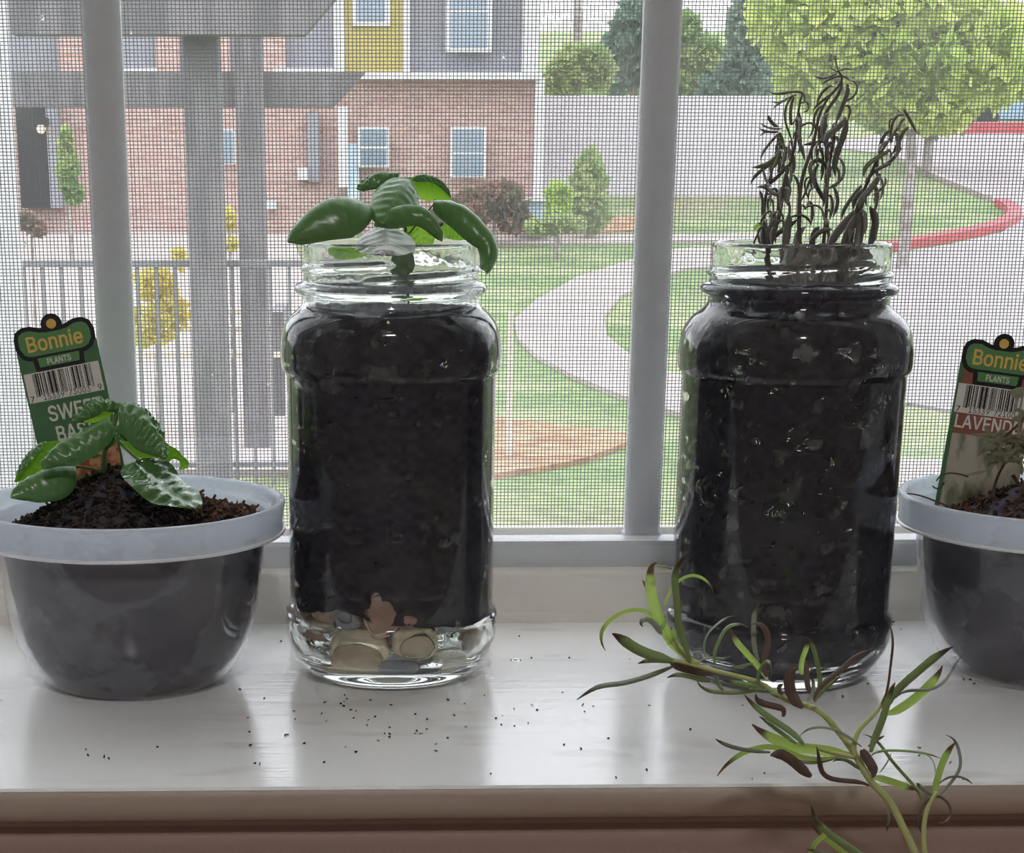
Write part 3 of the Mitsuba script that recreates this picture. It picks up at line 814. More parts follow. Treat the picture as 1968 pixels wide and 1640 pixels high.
jar1 = thing('glass_jar', 'clear glass jar planted with a leafy basil, pebbles showing in its foot', 'jar', 'planted glass jars')
obj('glass', place(jar_mesh(0.0, 3.0), J1, 0.0002), 'mat_glass', jar1, smooth=True)
m, uv = film_mesh(*J1, 0.0, 0.1160, 0.1700, lambda z, p: np.interp(z, [0.116, 0.128, 0.145, 0.149, 0.155, 0.170], [0.0, 0.7, 1.0, 0.9, 0.7, 0.5]))
obj('condensation', m, 'mat_film', jar1, smooth=True, uv=uv)
jar2 = thing('glass_jar', 'clear glass jar full of dark soil with a withered curled plant', 'jar', 'planted glass jars')
obj('glass', place(jar_mesh(0.62, 8.0), J2, 0.0002), 'mat_glass', jar2, smooth=True)
m, uv = film_mesh(*J2, 0.62, 0.0095, 0.1480, lambda z, p: np.interp(z, [0.0095, 0.02, 0.045, 0.075, 0.115, 0.13, 0.148], [0.85, 0.9, 0.6, 0.12, 0.1, 0.6, 1.0]) * (0.65 + 0.35 * np.cos(p - 3.6)))
obj('condensation', m, 'mat_film', jar2, smooth=True, uv=uv)

one('potting_soil', soil_in_jar(*J1, 0.0, 0.0300, 0.1470, 4), 'mat_soil', 'dark potting soil above the pebbles in the basil jar', 'soil', None, 'stuff', smooth=True)
one('potting_soil', soil_in_jar(*J2, 0.62, 0.0120, 0.1565, 9, dome=0.0), 'mat_soil', 'dark potting soil filling the jar of the withered plant', 'soil', None, 'stuff', smooth=True)


def on_wall(px, py, J, rad):
    """Where the line of sight first meets an upright cylinder of this radius about the jar's axis."""
    d = ray(px, py)
    o = CAM[:2] - J
    a, b, c_ = d[:2] @ d[:2], o @ d[:2], o @ o - rad ** 2
    t = (-b - math.sqrt(max(b * b - a * c_, 0))) / a
    return CAM + d * t


def pebble(px, py, w, h, m, label, J=J1, depth=0.010, seed=0):
    s = 0.7 / FOCAL
    rx, rz, ryd = w * s / 2, h * s / 2, depth / 2
    p = on_wall(px, py, J, 0.0386 - ryd * 0.7)
    ph = math.atan2(p[1] - J[1], p[0] - J[0])
    rad = np.array([math.cos(ph), math.sin(ph), 0])
    tan = np.array([-math.sin(ph), math.cos(ph), 0])
    m_ = trimesh.creation.icosphere(3, 1.0)
    v = np.array(m_.vertices)
    v = np.sign(v) * np.abs(v) ** 0.8
    v *= (1 + 0.28 * (meshkit.fbm(v * 1.2 + seed * 7.3) - 0.5))[:, None]
    q = p + v[:, :1] * rx * tan + v[:, 1:2] * ryd * rad + v[:, 2:] * rz * np.array([0, 0, 1])
    dr_ = q[:, :2] - J
    rr = np.linalg.norm(dr_, axis=1)
    lim = np.minimum(rr, np.maximum(squared(inner_r(q[:, 2]), q[:, 2], np.arctan2(dr_[:, 1], dr_[:, 0]), 0.0) + 0.0014, 0.002))
    q[:, :2] = J + dr_ / rr[:, None] * lim[:, None]
    q[:, 2] = np.maximum(q[:, 2], 0.0087)
    one('pebble', trimesh.Trimesh(q, m_.faces, process=False), m, label, 'pebble', 'pebbles at the bottom of the basil jar', smooth=True)


pebble(692, 1252, 112, 80, 'mat_pebble_cream', 'largest cream pebble at the bottom of the basil jar', seed=1, depth=0.014)
pebble(796, 1234, 84, 60, 'mat_pebble_cream', 'round cream pebble right of the largest one in the basil jar', seed=2, depth=0.013)
pebble(860, 1262, 60, 40, 'mat_pebble_white', 'small white pebble low at the right in the basil jar', seed=3)
pebble(735, 1180, 66, 92, 'mat_pebble_pink', 'tall pinkish pebble above the largest one in the basil jar', seed=4)
pebble(628, 1158, 56, 72, 'mat_pebble_pink', 'pale pinkish pebble high at the left in the basil jar', seed=5)
pebble(672, 1182, 48, 58, 'mat_pebble_grey', 'dark grey pebble between the two pinkish ones in the basil jar', seed=6)
pebble(900, 1182, 58, 52, 'mat_pebble_pink', 'tan pebble high at the right wall of the basil jar', seed=7)
pebble(852, 1190, 52, 56, 'mat_pebble_grey', 'grey pebble beside the tan one in the basil jar', seed=8)
pebble(912, 1232, 60, 60, 'mat_pebble_cream', 'tan pebble low at the right wall of the basil jar', seed=9)
pebble(588, 1188, 46, 90, 'mat_pebble_pink', 'brownish pebble at the left wall of the basil jar', seed=10)
pebble(584, 1248, 56, 60, 'mat_pebble_cream', 'cream pebble low at the left wall of the basil jar', seed=11)
pebble(765, 1276, 80, 36, 'mat_pebble_grey', 'flat grey pebble below the round one in the basil jar', seed=12)
pebble(622, 1205, 44, 26, 'mat_pebble_cream', 'small flat cream pebble above the left end of the largest one', seed=13)
pebble(785, 1190, 50, 40, 'mat_pebble_pink', 'dull pink pebble behind the round cream one', seed=14)
pebble(648, 1282, 60, 26, 'mat_pebble_cream', 'low cream pebble under the left end of the largest one', seed=15)
pebble(820, 1208, 36, 24, 'mat_pebble_cream', 'small broken cream pebble over the round one', seed=16)

rb = np.random.default_rng(77)
for k in range(26):   # the rest of the pebble bed: a back row and the middle
    a_ = 2 * np.pi * k / 17 if k < 17 else 2 * np.pi * k / 9
    if k < 17 and math.sin(a_) < -0.35:
        continue
    q_ = 0.0295 if k < 17 else 0.0150
    m_ = trimesh.creation.icosphere(2, 1.0)
    v = np.array(m_.vertices)
    v *= (1 + 0.28 * (meshkit.fbm(v * 1.2 + k * 3.1) - 0.5))[:, None]
    v = v * [rb.uniform(0.0055, 0.0085), rb.uniform(0.0055, 0.0085), rb.uniform(0.005, 0.0075)] + [J1[0] + q_ * math.cos(a_), J1[1] + q_ * math.sin(a_), rb.uniform(0.0165, 0.0205)]
    v[:, 2] = np.maximum(v[:, 2], 0.0087)
    one('pebble', trimesh.Trimesh(v, m_.faces, process=False), ['mat_pebble_cream', 'mat_pebble_pink', 'mat_pebble_cream', 'mat_pebble_grey'][k % 4], 'pebble half hidden behind the front pebbles in the foot of the basil jar', 'pebble',
        'pebbles at the bottom of the basil jar', smooth=True)

# ------------------------------------------------------------------ bowls
def milk(base, amp, scale):
    def fn(p, n, uv):
        a = mikit.smoothstep(0.43, 0.53, mikit.fbm(p.x * scale, p.y * scale, p.z * scale, 5))
        b = mikit.smoothstep(0.55, 0.7, mikit.fbm(p.x * scale * 0.5 + 4, p.y * scale * 0.5, p.z * scale * 0.5, 3))
        return base + amp * (0.7 * a + 0.3 * b)
    return mikit.proc(fn)


def plastic(key, base, amp, scale, col=(0.80, 0.82, 0.84)):
    mat(key, {'type': 'blendbsdf', 'weight': milk(base, amp, scale), 'a': {'type': 'thindielectric', 'int_ior': 1.45},
              'b': {'type': 'principledthin', 'base_color': rgb(*col), 'roughness': 0.35, 'diff_trans': 1.0, 'eta': 1.4}})


plastic('bowl', 0.06, 0.21, 40, (0.78, 0.81, 0.86))
plastic('bowl_rim', 0.74, 0.2, 60, (0.86, 0.91, 0.97))
BODY = [(0.0, 0.0006), (0.0300, 0.0006), (0.0328, 0.0), (0.0352, 0.0006), (0.0376, 0.0026), (0.0404, 0.0060), (0.0434, 0.0105), (0.0462, 0.0165), (0.0484, 0.0230), (0.0500, 0.0310), (0.0517, 0.0410), (0.0530, 0.0520), (0.0538, 0.0600)]
RIM = [(0.0538, 0.0600), (0.0560, 0.0606), (0.0585, 0.0606), (0.0592, 0.0610), (0.0594, 0.0620), (0.0592, 0.0630), (0.0594, 0.0660), (0.0600, 0.0705), (0.0602, 0.0718), (0.0598, 0.0727), (0.0588, 0.0730), (0.0578, 0.0726), (0.0572, 0.0716), (0.0566, 0.0690),
       (0.0556, 0.0676), (0.0545, 0.0670), (0.0541, 0.0650), (0.0538, 0.0602)]
RIM = [(0.0538 + (r - 0.0538) * 1.28, z) for r, z in RIM]
BL = np.array([-0.0938, 0.6775])
BR = np.array([0.2790, 0.680])


def bowl_r(z):
    a = np.array(BODY)
    return np.interp(z, a[1:, 1], a[1:, 0])


def bowl(J, label):
    t = thing('plastic_bowl', label, 'bowl', 'planted plastic bowls')
    obj('body', place(revolve(dense(BODY, 0.0012), 160), J, 0.0004), 'mat_bowl', t, smooth=True)
    obj('rim', place(revolve(dense(RIM, 0.0005), 160), J, 0.0004), 'mat_bowl_rim', t, smooth=30)
    obj('bead', place(revolve([(0.0560 + 0.0052 + 0.0007 * math.cos(a), 0.0607 + 0.0007 * math.sin(a)) for a in np.linspace(0, 2 * np.pi, 11)], 160), J, 0.0004), 'mat_bead', t, smooth=True)
    return t


mat('bead', principled((0.93, 0.95, 0.97), 0.25, 0.6))  # white ring added under the rim to draw its bright highlight line
bowl(BL, 'translucent plastic bowl of soil with a basil seedling, left on the sill')
bowl(BR, 'translucent plastic bowl of soil with a dried lavender, at the right edge')


def soil_in_bowl(J, height, seed, gap):
    """height(x, y) in metres above the sill, x and y from the bowl's axis."""
    n = 150
    phi = np.arange(n) * 2 * np.pi / n
    zs_ = np.linspace(0.0022, 0.058, 44)
    rows = []
    for z in zs_:
        r = bowl_r(z) - 0.0006
        q = np.c_[r * np.cos(phi), r * np.sin(phi), phi * 0 + z]
        r = r - gap(phi, z) - 0.0016 * np.clip(2.4 * (meshkit.fbm(q * 70 + seed) - 0.5), 0, 1)
        rows.append(np.c_[r * np.cos(phi), r * np.sin(phi), phi * 0 + z])
    top = []
    rt_ = np.linalg.norm(rows[-1][:, :2], axis=1)
    for f in np.linspace(1, 0, 26):
        x_, y_ = rt_ * f * np.cos(phi), rt_ * f * np.sin(phi)
        hz = height(x_, y_) + 0.0016 * (meshkit.fbm(np.c_[x_ * 420, y_ * 420, phi * 0 + seed]) - 0.5) + 0.0035 * (meshkit.fbm(np.c_[x_ * 120, y_ * 120, phi * 0 + seed]) - 0.5)
        top.append(np.c_[x_, y_, np.maximum(hz, 0.057) if f < 0.97 else 0 * hz + 0.0585])
    bot = [np.c_[rows[0][:, 0] * f, rows[0][:, 1] * f, rows[0][:, 2]] for f in np.linspace(0, 0.9, 5)]
    v = np.concatenate([np.array(bot), np.array(rows), np.array(top)]).reshape(-1, 3) + [J[0], J[1], 0.0004]
    body = trimesh.Trimesh(v, grid_faces(len(bot) + len(rows) + len(top), n, True), process=False)
    return body


def hl(x, y):
    r2 = np.hypot(x, y)
    m = 0.0215 * np.exp(-(((x + 0.004) / 0.026) ** 2 + ((y + 0.001) / 0.028) ** 2))
    return 0.0630 + m - 0.004 * np.clip((r2 - 0.03) / 0.02, 0, 1) + 0.003 * np.clip(x / 0.05, 0, 1)


def hr(x, y):
    return 0.0600 + 0.017 * np.exp(-(((x + 0.010) / 0.026) ** 2 + (y / 0.03) ** 2)) - 0.003 * np.clip(-x / 0.05, 0, 1)


def chips(J, height, n, r, rmax=0.0495, dark=True):
    a, q = r.uniform(0, 2 * np.pi, n), rmax * np.sqrt(r.uniform(0, 1, n))
    x_, y_ = q * np.cos(a), q * np.sin(a)
    return np.c_[x_ + J[0], y_ + J[1], height(x_, y_) + r.uniform(0.0, 0.0022, n)]


rs = np.random.default_rng(21)
gl = lambda p, z: 0.0030 * np.clip(np.cos(p - 0.6), 0, 1) ** 2 * np.clip((0.03 - z) / 0.03, 0, 1) + 0.003 * np.clip(np.cos(p - 3.3), 0, 1) ** 6 + 0.006 * np.clip((0.012 - z) / 0.012, 0, 1) * np.clip(np.cos(p + 0.9), 0, 1) ** 4
sl = soil_in_bowl(BL, hl, 2.0, gl)
one('potting_soil', sl, 'mat_soil', 'mound of dark crumbly soil in the left plastic bowl', 'soil', None, 'stuff', smooth=True)
one('bark_shreds', flakes(chips(BL, hl, 2800, rs), rs, (0.0012, 0.0045), (0.00025, 0.0008)), 'mat_soil_bits', 'dark shreds of bark and peat strewn over the soil mound in the left bowl', 'bark mulch', None, 'stuff')
an = rs.normal(0.15, 0.35, 650)
rd = rs.uniform(0.026, 0.052, 650)
pos = np.c_[rd * np.cos(an) + BL[0], rd * np.sin(an) + BL[1], hl(rd * np.cos(an), rd * np.sin(an)) + rs.uniform(0.0, 0.004, 650)]
one('bark_shreds', flakes(pos, rs, (0.002, 0.0065), (0.0003, 0.0007), 0.3), 'mat_bark_bits', 'loose reddish brown bark shreds along the right side of the left bowl', 'bark mulch', None, 'stuff')
gr_ = lambda p, z: 0.0035 * np.clip(np.cos(p - 3.4), 0, 1) ** 2 + 0.004 * np.clip((0.02 - z) / 0.02, 0, 1)
one('potting_soil', soil_in_bowl(BR, hr, 6.0, gr_), 'mat_soil', 'dark soil in the plastic bowl at the right edge', 'soil', None, 'stuff', smooth=True)
one('bark_shreds', flakes(chips(BR, hr, 1100, rs), rs, (0.002, 0.008), (0.0003, 0.0008), 0.3), 'mat_bark_bits', 'brown bark shreds and fibres on the soil of the right bowl', 'bark mulch', None, 'stuff')

# crumbs on the sill
r5 = np.random.default_rng(5)
cp_ = []
for k in range(110):
    px, py = r5.uniform(0, 1968), r5.uniform(1190, 1500)
    if r5.uniform() < 0.25:
        px, py = r5.normal(760, 140), r5.uniform(1330, 1430)
    cp_.append(PZ(px, py, 0.0003))
for px, py in ((482, 1432), (838, 1443), (838, 1430), (748, 1398), (1055, 1192), (959, 1195), (655, 1352), (684, 1446), (524, 1194), (540, 1232), (1120, 1355), (1248, 1356), (1140, 1358)):
    cp_.append(PZ(px, py, 0.0004))
cp_ = np.array(cp_)
ok = np.array([min(np.hypot(*(c_[:2] - J)) for J in (J1, J2, BL, BR)) > 0.036 and c_[1] < 0.765 for c_ in cp_])
one('soil_crumbs', flakes(cp_[ok], r5, (0.0005, 0.0014), (0.00014, 0.0003), 0.8), 'mat_soil_bits', 'dark crumbs of soil scattered over the white window sill', 'crumbs', None, 'stuff')
dw = trimesh.creation.icosphere(3, 1.0)
v = np.array(dw.vertices)
v[:, 2] = np.clip(v[:, 2], 0, 1)
c = PZ(991, 1270, 0.0)
one('water_drop', trimesh.Trimesh(v * [0.0024, 0.0017, 0.0009] + [c[0], c[1], 0.0001], dw.faces, process=False), 'mat_glass', 'flat drop of water on the sill right of the basil jar', 'water drop', smooth=True)

# ------------------------------------------------------------------ plants
def veined(c0, c1, vein, tip=None, scale=90, nv=7):
    """Blade colour with paler midrib and side veins (uv.x runs along the leaf, uv.y across it)."""
    def fn(p, n, uv):
        a = dr.abs(uv.y - 0.5) * 2
        mid = 1 - mikit.smoothstep(0.0, 0.05, a)
        ph = uv.x * nv - 0.9 * a
        side = (1 - mikit.smoothstep(0.0, 0.09, dr.abs(ph - dr.floor(ph) - 0.5))) * 0.55
        c = mikit.mix(c0, c1, mikit.fbm(p.x * scale, p.y * scale, p.z * scale, 2))
        c = mikit.mix(c, vein, dr.clip(mid + side, 0, 1) * 0.6)
        if tip is not None:
            c = mikit.mix(c, tip, mikit.smoothstep(0.72, 0.9, uv.x + 0.12 * (mikit.noise(p.x * 400, p.y * 400, p.z * 400) - 0.5)))
        return c
    return mikit.proc(fn)


def blade(key, tex, rough=0.35, trans=0.7, eta=1.45, spec=0.0):
    mat(key, {'type': 'principledthin', 'base_color': tex, 'roughness': rough, 'diff_trans': trans, 'eta': eta})



def gloss(key, tex, rough=0.35, spec=0.5):
    mat(key, principled(tex, rough, spec))


gloss('basil', veined((0.075, 0.20, 0.05), (0.115, 0.26, 0.07), (0.17, 0.32, 0.12)), 0.30, 0.7)
blade('basil_thin', veined((0.28, 0.55, 0.05), (0.36, 0.64, 0.08), (0.46, 0.68, 0.2)), 0.4, 1.35)
gloss('basil_pale', veined((0.50, 0.58, 0.50), (0.60, 0.67, 0.60), (0.70, 0.76, 0.68), (0.05, 0.03, 0.015)), 0.35, 0.6)  # sky reflection on the upturned leaf is put into this pale green
mat('basil_gloss', principled(veined((0.06, 0.16, 0.04), (0.09, 0.20, 0.06), (0.22, 0.34, 0.16)), 0.16, 1.0))
mat('basil_stem', principled((0.16, 0.26, 0.075), 0.5, 0.4))
mat('green_stem', principled(noisy((0.44, 0.52, 0.18), (0.58, 0.62, 0.27), 60), 0.6, 0.3))
gloss('lav_green', veined((0.22, 0.34, 0.13), (0.29, 0.42, 0.17), (0.44, 0.54, 0.3), (0.10, 0.075, 0.05), 200, 0), 0.36, 0.55)
blade('lav_bright', veined((0.46, 0.66, 0.14), (0.54, 0.74, 0.2), (0.56, 0.68, 0.3), (0.13, 0.09, 0.05), 200, 0), 0.5, 1.1)
gloss('lav_grey', veined((0.24, 0.29, 0.21), (0.32, 0.37, 0.28), (0.42, 0.46, 0.38), (0.11, 0.08, 0.06), 200, 0), 0.36, 0.55)
gloss('lav_brown', veined((0.12, 0.085, 0.07), (0.20, 0.145, 0.12), (0.26, 0.20, 0.16), None, 200, 0), 0.36, 0.55)
gloss('dry_dark', veined((0.13, 0.125, 0.11), (0.23, 0.215, 0.185), (0.36, 0.34, 0.30), None, 200, 0), 0.34, 0.6)
gloss('dry_olive', veined((0.15, 0.17, 0.08), (0.20, 0.22, 0.11), (0.26, 0.28, 0.17), None, 200, 0), 0.36, 0.55)
blade('dry_pale', veined((0.17, 0.17, 0.105), (0.27, 0.26, 0.17), (0.33, 0.32, 0.23), None, 200, 0), 0.6, 0.5)
mat('dry_stem', principled((0.15, 0.135, 0.11), 0.7, 0.3))
mat('root', principled((0.11, 0.08, 0.06), 0.8, 0.2))


def mm(px, y):
    """Metres covered by this many pixels at distance y."""
    return px / FOCAL * y * 1.0


def ribbon(pts, wpx, y0, y1, roll=0.3, curl=0.6, nt=24, jitter=0.0, r=None, off=(0, 0, 1.0)):
    """A narrow leaf traced base to tip; y0, y1: distance of its base and its tip."""
    ox, oy, k = off
    n = len(pts)
    ys = np.linspace(y0, y1, n) if jitter == 0 else np.linspace(y0, y1, n) + np.r_[0, r.normal(0, jitter, n - 1)]
    P = np.array([PY(ox + a / k, oy + b / k, y) for (a, b), y in zip(pts, ys)])
    sm = smooth_path(P, nt)
    T = unit(np.gradient(sm, axis=0))
    V = unit(CAM - sm)
    L0 = unit(np.cross(T, V))
    Vp = np.cross(L0, T)
    ca, sa = math.cos(roll), math.sin(roll)
    N = unit(Vp * ca + L0 * sa)
    return sheet(P, slender(mm(wpx, (y0 + y1) / 2) / 2), N, 0.25, curl, nt, 5)


def add_leaf(parent, mu, m, name='leaf', label=None):
    mesh, uv = mu
    return obj(name, mesh, m, parent, smooth=True, uv=uv, label=label)


# foreground sprig (b: read from a crop at 1080,1060 x4.555; a: crop at 1340,1160 x3.416)
OB, OA = (1080, 1060, 4.555), (1340, 1160, 3.416)
SY0 = 0.512
sp = thing('lavender_sprig', 'green lavender sprig with slender curled leaves reaching up in front of the window sill', 'herb sprig')
A_ = lambda pts: [(1340 + x / 3.416, 1160 + y / 3.416) for x, y in pts]
B_ = lambda pts: [(1080 + x / 4.555, 1060 + y / 4.555) for x, y in pts]


def stem_px(pts, ys, r0, r1, m, parent, sides=9):
    P = np.array([PY(x, y, d) for (x, y), d in zip(pts, ys)])
    return obj('stem', tube(P, [mm(r0, ys[0]), mm(r1, ys[-1])], sides), m, parent, smooth=True)


main = A_([(1590, 2500), (1500, 1900), (1430, 1640), (1350, 1470), (1280, 1330), (1215, 1245), (1150, 1180), (1085, 1080), (1040, 1000), (900, 810), (770, 690), (600, 640), (440, 540), (180, 460)]) + B_([(1080, 975), (960, 950)])
stem_px(main, np.linspace(0.500, 0.522, len(main)), 10.5, 4, 'mat_green_stem', sp)
sec = A_([(1620, 2500), (1560, 1900), (1495, 1640), (1488, 1500), (1500, 1390), (1540, 1290), (1575, 1240)])
stem_px(sec, np.linspace(0.500, 0.508, len(sec)), 9, 4, 'mat_green_stem', sp)
br = A_([(1035, 1010), (1040, 880), (1065, 830), (1110, 780), (1200, 680), (1235, 610), (1290, 540)])
stem_px(br, np.linspace(0.510, 0.516, len(br)), 6, 3, 'mat_green_stem', sp)
lf = A_([(1030, 1010), (900, 985), (790, 955)])
stem_px(lf, np.linspace(0.510, 0.504, len(lf)), 5, 3, 'mat_green_stem', sp)
up_ = B_([(1200, 985), (1060, 900), (960, 780), (880, 650)])
stem_px(up_, np.linspace(0.520, 0.524, len(up_)), 6, 4, 'mat_green_stem', sp)
G, BT, GY, BN = 'mat_lav_green', 'mat_lav_bright', 'mat_lav_grey', 'mat_lav_brown'
LB = [([(1100, 930), (960, 780), (870, 620), (800, 420), (775, 230), (790, 130), (830, 100)], 25, BT, .2), ([(900, 700), (790, 560), (690, 510), (560, 520), (420, 600), (345, 700), (345, 800), (380, 870)], 11, BT, .5),
      ([(1130, 960), (1070, 800), (1020, 600), (1005, 400), (1005, 150), (1060, 60), (1090, 20)], 16, G, .1), ([(890, 480), (950, 340), (1040, 240), (1150, 205), (1250, 240), (1310, 310), (1325, 370)], 9, BT, .7),
      ([(830, 130), (900, 130), (970, 160)], 7, G, .5), ([(880, 720), (800, 620), (720, 590), (690, 620), (710, 660)], 14, GY, .4), ([(980, 965), (800, 920), (620, 840), (520, 770), (440, 720)], 25, G, .2),
      ([(1000, 970), (830, 960), (740, 965), (665, 985)], 11, G, .3), ([(990, 1000), (850, 1060), (680, 1120), (480, 1165), (320, 1190), (220, 1240), (130, 1300)], 12, GY, .2), ([(960, 970), (1100, 1025), (1360, 1065)], 26, BN, .2),
      ([(1300, 1140), (1150, 1110), (1010, 1085), (920, 1110)], 11, G, .3), ([(1780, 1200), (1560, 1240), (1380, 1240), (1250, 1210), (1180, 1130)], 11, G, .5), ([(1260, 930), (1240, 840), (1270, 730), (1350, 640), (1440, 580), (1530, 570)], 6, GY, .7),
      ([(1340, 990), (1330, 900), (1380, 760), (1450, 660), (1540, 635), (1630, 670)], 10, G, .6), ([(1800, 1120), (1700, 980), (1600, 870), (1500, 740), (1470, 670)], 15, BT, .2), ([(1725, 960), (1690, 850), (1680, 680), (1690, 540), (1740, 440)], 12, GY, .2),
      ([(1800, 1100), (1770, 1000), (1800, 850), (1800, 720), (1740, 640), (1650, 640)], 15, BN, .3), ([(1670, 980), (1560, 1010), (1460, 1020)], 8, G, .4), ([(1200, 970), (1290, 930), (1390, 935), (1490, 910)], 6, GY, .4), ([(1230, 950), (1180, 880), (1140, 900)], 6, GY, .4),
      ([(860, 690), (900, 600), (900, 560)], 9, G, .2), ([(1010, 870), (990, 760), (970, 680), (950, 690)], 7, BT, .3), ([(745, 340), (725, 290), (705, 245)], 5, BN, .2), ([(1760, 1190), (1600, 1170), (1400, 1130)], 13, G, .4), ([(1350, 1090), (1380, 1170), (1420, 1220)], 10, G, .3)]
LA = [([(700, 680), (640, 620), (610, 520), (630, 440), (665, 430)], 27, BN, .3), ([(750, 600), (720, 520), (715, 440), (700, 360)], 13, BN, .2), ([(690, 470), (680, 430), (700, 330), (740, 240)], 12, BT, .2), ([(770, 650), (800, 470), (780, 370), (745, 260), (700, 215)], 11, G, .3),
      ([(765, 640), (860, 500), (960, 420), (1040, 350), (1120, 310)], 14, BN, .2), ([(770, 640), (860, 540), (940, 480)], 9, G, .3), ([(1210, 660), (1250, 560), (1270, 420), (1285, 240), (1250, 120)], 6, BN, .4), ([(1140, 980), (1180, 860), (1220, 760), (1260, 620), (1300, 520)], 17, G, .25),
      ([(1265, 665), (1320, 570), (1440, 460), (1560, 360), (1680, 285)], 19, G, .25), ([(1250, 725), (1340, 690), (1450, 610), (1560, 500), (1610, 410)], 21, BT, .2), ([(1300, 620), (1400, 570), (1540, 560), (1620, 510), (1680, 420), (1740, 345)], 8, GY, .4),
      ([(1080, 940), (1000, 880), (920, 835), (820, 810), (720, 830), (670, 880)], 8, GY, .6), ([(1010, 1000), (900, 980), (770, 962), (660, 950), (540, 910), (430, 850), (360, 795)], 25, BT, .15), ([(480, 980), (320, 965), (200, 935), (120, 890)], 10, GY, .3),
      ([(900, 1010), (820, 1020), (640, 990), (520, 945), (430, 940), (320, 970), (200, 1050), (130, 1135)], 13, BT, .35), ([(750, 1140), (660, 1070), (560, 1000), (480, 1000)], 25, BN, .2), ([(1130, 1200), (1000, 1170), (870, 1150), (820, 1110), (800, 1040), (780, 940)], 12, BN, .3),
      ([(1070, 1090), (1020, 1050), (930, 1020), (890, 1040)], 10, GY, .4), ([(1085, 960), (1120, 1020), (1155, 1080), (1150, 1150)], 23, BN, .2), ([(1140, 1000), (1200, 970), (1330, 965), (1480, 980), (1600, 1020)], 7, G, .5), ([(1450, 980), (1530, 1010), (1560, 1070), (1560, 1110)], 4, GY, .5),
      ([(1550, 1260), (1580, 1150), (1620, 1030), (1700, 910)], 16, BT, .15), ([(1590, 1265), (1690, 1150), (1730, 1060), (1725, 990), (1690, 900), (1630, 865)], 8, GY, .4), ([(1590, 1185), (1680, 1140), (1750, 1150), (1810, 1190)], 6, GY, .5),
      ([(1150, 1140), (1250, 1160), (1340, 1190), (1440, 1225)], 17, BT, .2), ([(1480, 1320), (1420, 1200), (1340, 1110), (1250, 1000), (1190, 920), (1090, 860)], 8, G, .4), ([(1200, 1110), (1250, 1040), (1275, 980)], 4, GY, .4), ([(1560, 1260), (1490, 1220), (1440, 1180)], 11, GY, .3),
      ([(1485, 1520), (1455, 1430), (1490, 1330), (1570, 1270), (1640, 1310), (1660, 1380), (1630, 1430), (1580, 1440)], 7, BN, .6), ([(1230, 1340), (1260, 1420), (1245, 1500)], 6, GY, .4), ([(1230, 1740), (1060, 1640), (960, 1570), (860, 1500), (790, 1430), (750, 1330)], 16, G, .2),
      ([(1100, 1710), (970, 1640), (930, 1610), (830, 1530), (750, 1455)], 13, BT, .3), ([(745, 1700), (750, 1640), (770, 1590), (830, 1530), (890, 1490)], 13, BT, .3), ([(1000, 1670), (850, 1645), (780, 1630), (720, 1615)], 9, GY, .3), ([(560, 745), (560, 705), (430, 660), (385, 595)], 16, BN, .3),
      ([(700, 930), (660, 880), (540, 790), (400, 690), (310, 600)], 15, G, .2), ([(650, 920), (560, 860), (470, 790), (405, 740)], 10, G, .3), ([(1120, 940), (1190, 890), (1230, 870)], 6, BN, .3), ([(940, 1000), (860, 1030), (700, 1045), (620, 1000)], 9, GY, .4), ([(720, 640), (760, 560), (755, 480)], 9, GY, .3),
      ([(480, 590), (560, 620), (620, 660)], 10, G, .3), ([(440, 560), (410, 440), (460, 380), (490, 500)], 8, G, .3), ([(560, 600), (540, 550), (565, 530)], 10, BN, .2)]
rl = np.random.default_rng(31)
for pts, w, m, roll in LB:
    y0 = 0.521 + rl.uniform(-0.003, 0.003)
    add_leaf(sp, ribbon(B_(pts), w, y0, y0 + rl.uniform(-0.012, 0.012), roll * rl.choice([-1, 1]), 0.5), m)
for pts, w, m, roll in LA:
    y0 = 0.511 + rl.uniform(-0.004, 0.004)
    add_leaf(sp, ribbon(A_(pts), w, y0, y0 + rl.uniform(-0.014, 0.010), roll * rl.choice([-1, 1]), 0.5), m)

# withered plant in the second jar (crop at 1280,80 x3.936)
wp = thing('withered_plant', 'dead dark grey plant of curled shrivelled leaves standing in the second glass jar', 'dried plant')
C_ = lambda pts: [(1280 + x / 3.936, 80 + y / 3.936) for x, y in pts]
YW = float(J2[1])
for pts, r0 in (([(1010, 1900), (1010, 1510), (1010, 1200), (1040, 1000), (1090, 850), (1130, 700), (1160, 560), (1250, 400), (1330, 290), (1300, 220)], 5), ([(830, 1900), (800, 1510), (860, 1300), (900, 1050), (960, 850), (990, 650), (1010, 480), (1030, 400)], 5),
                ([(1330, 1900), (1400, 1510), (1450, 1250), (1530, 1050), (1620, 850), (1720, 700), (1800, 580)], 5), ([(780, 1900), (760, 1500), (740, 1300), (770, 1100), (820, 900), (850, 700)], 4), ([(1180, 1800), (1195, 1500), (1215, 1250), (1225, 1050), (1250, 850), (1290, 600)], 4)):
    dv = {0: 0}.get(0)
    ys = YW + np.linspace(0.0, rl.uniform(-0.006, 0.006), len(pts))
    stem_px(C_(pts), ys, r0, 2.0, 'mat_dry_stem', wp, 7)
D_, O_ = 'mat_dry_dark', 'mat_dry_olive'
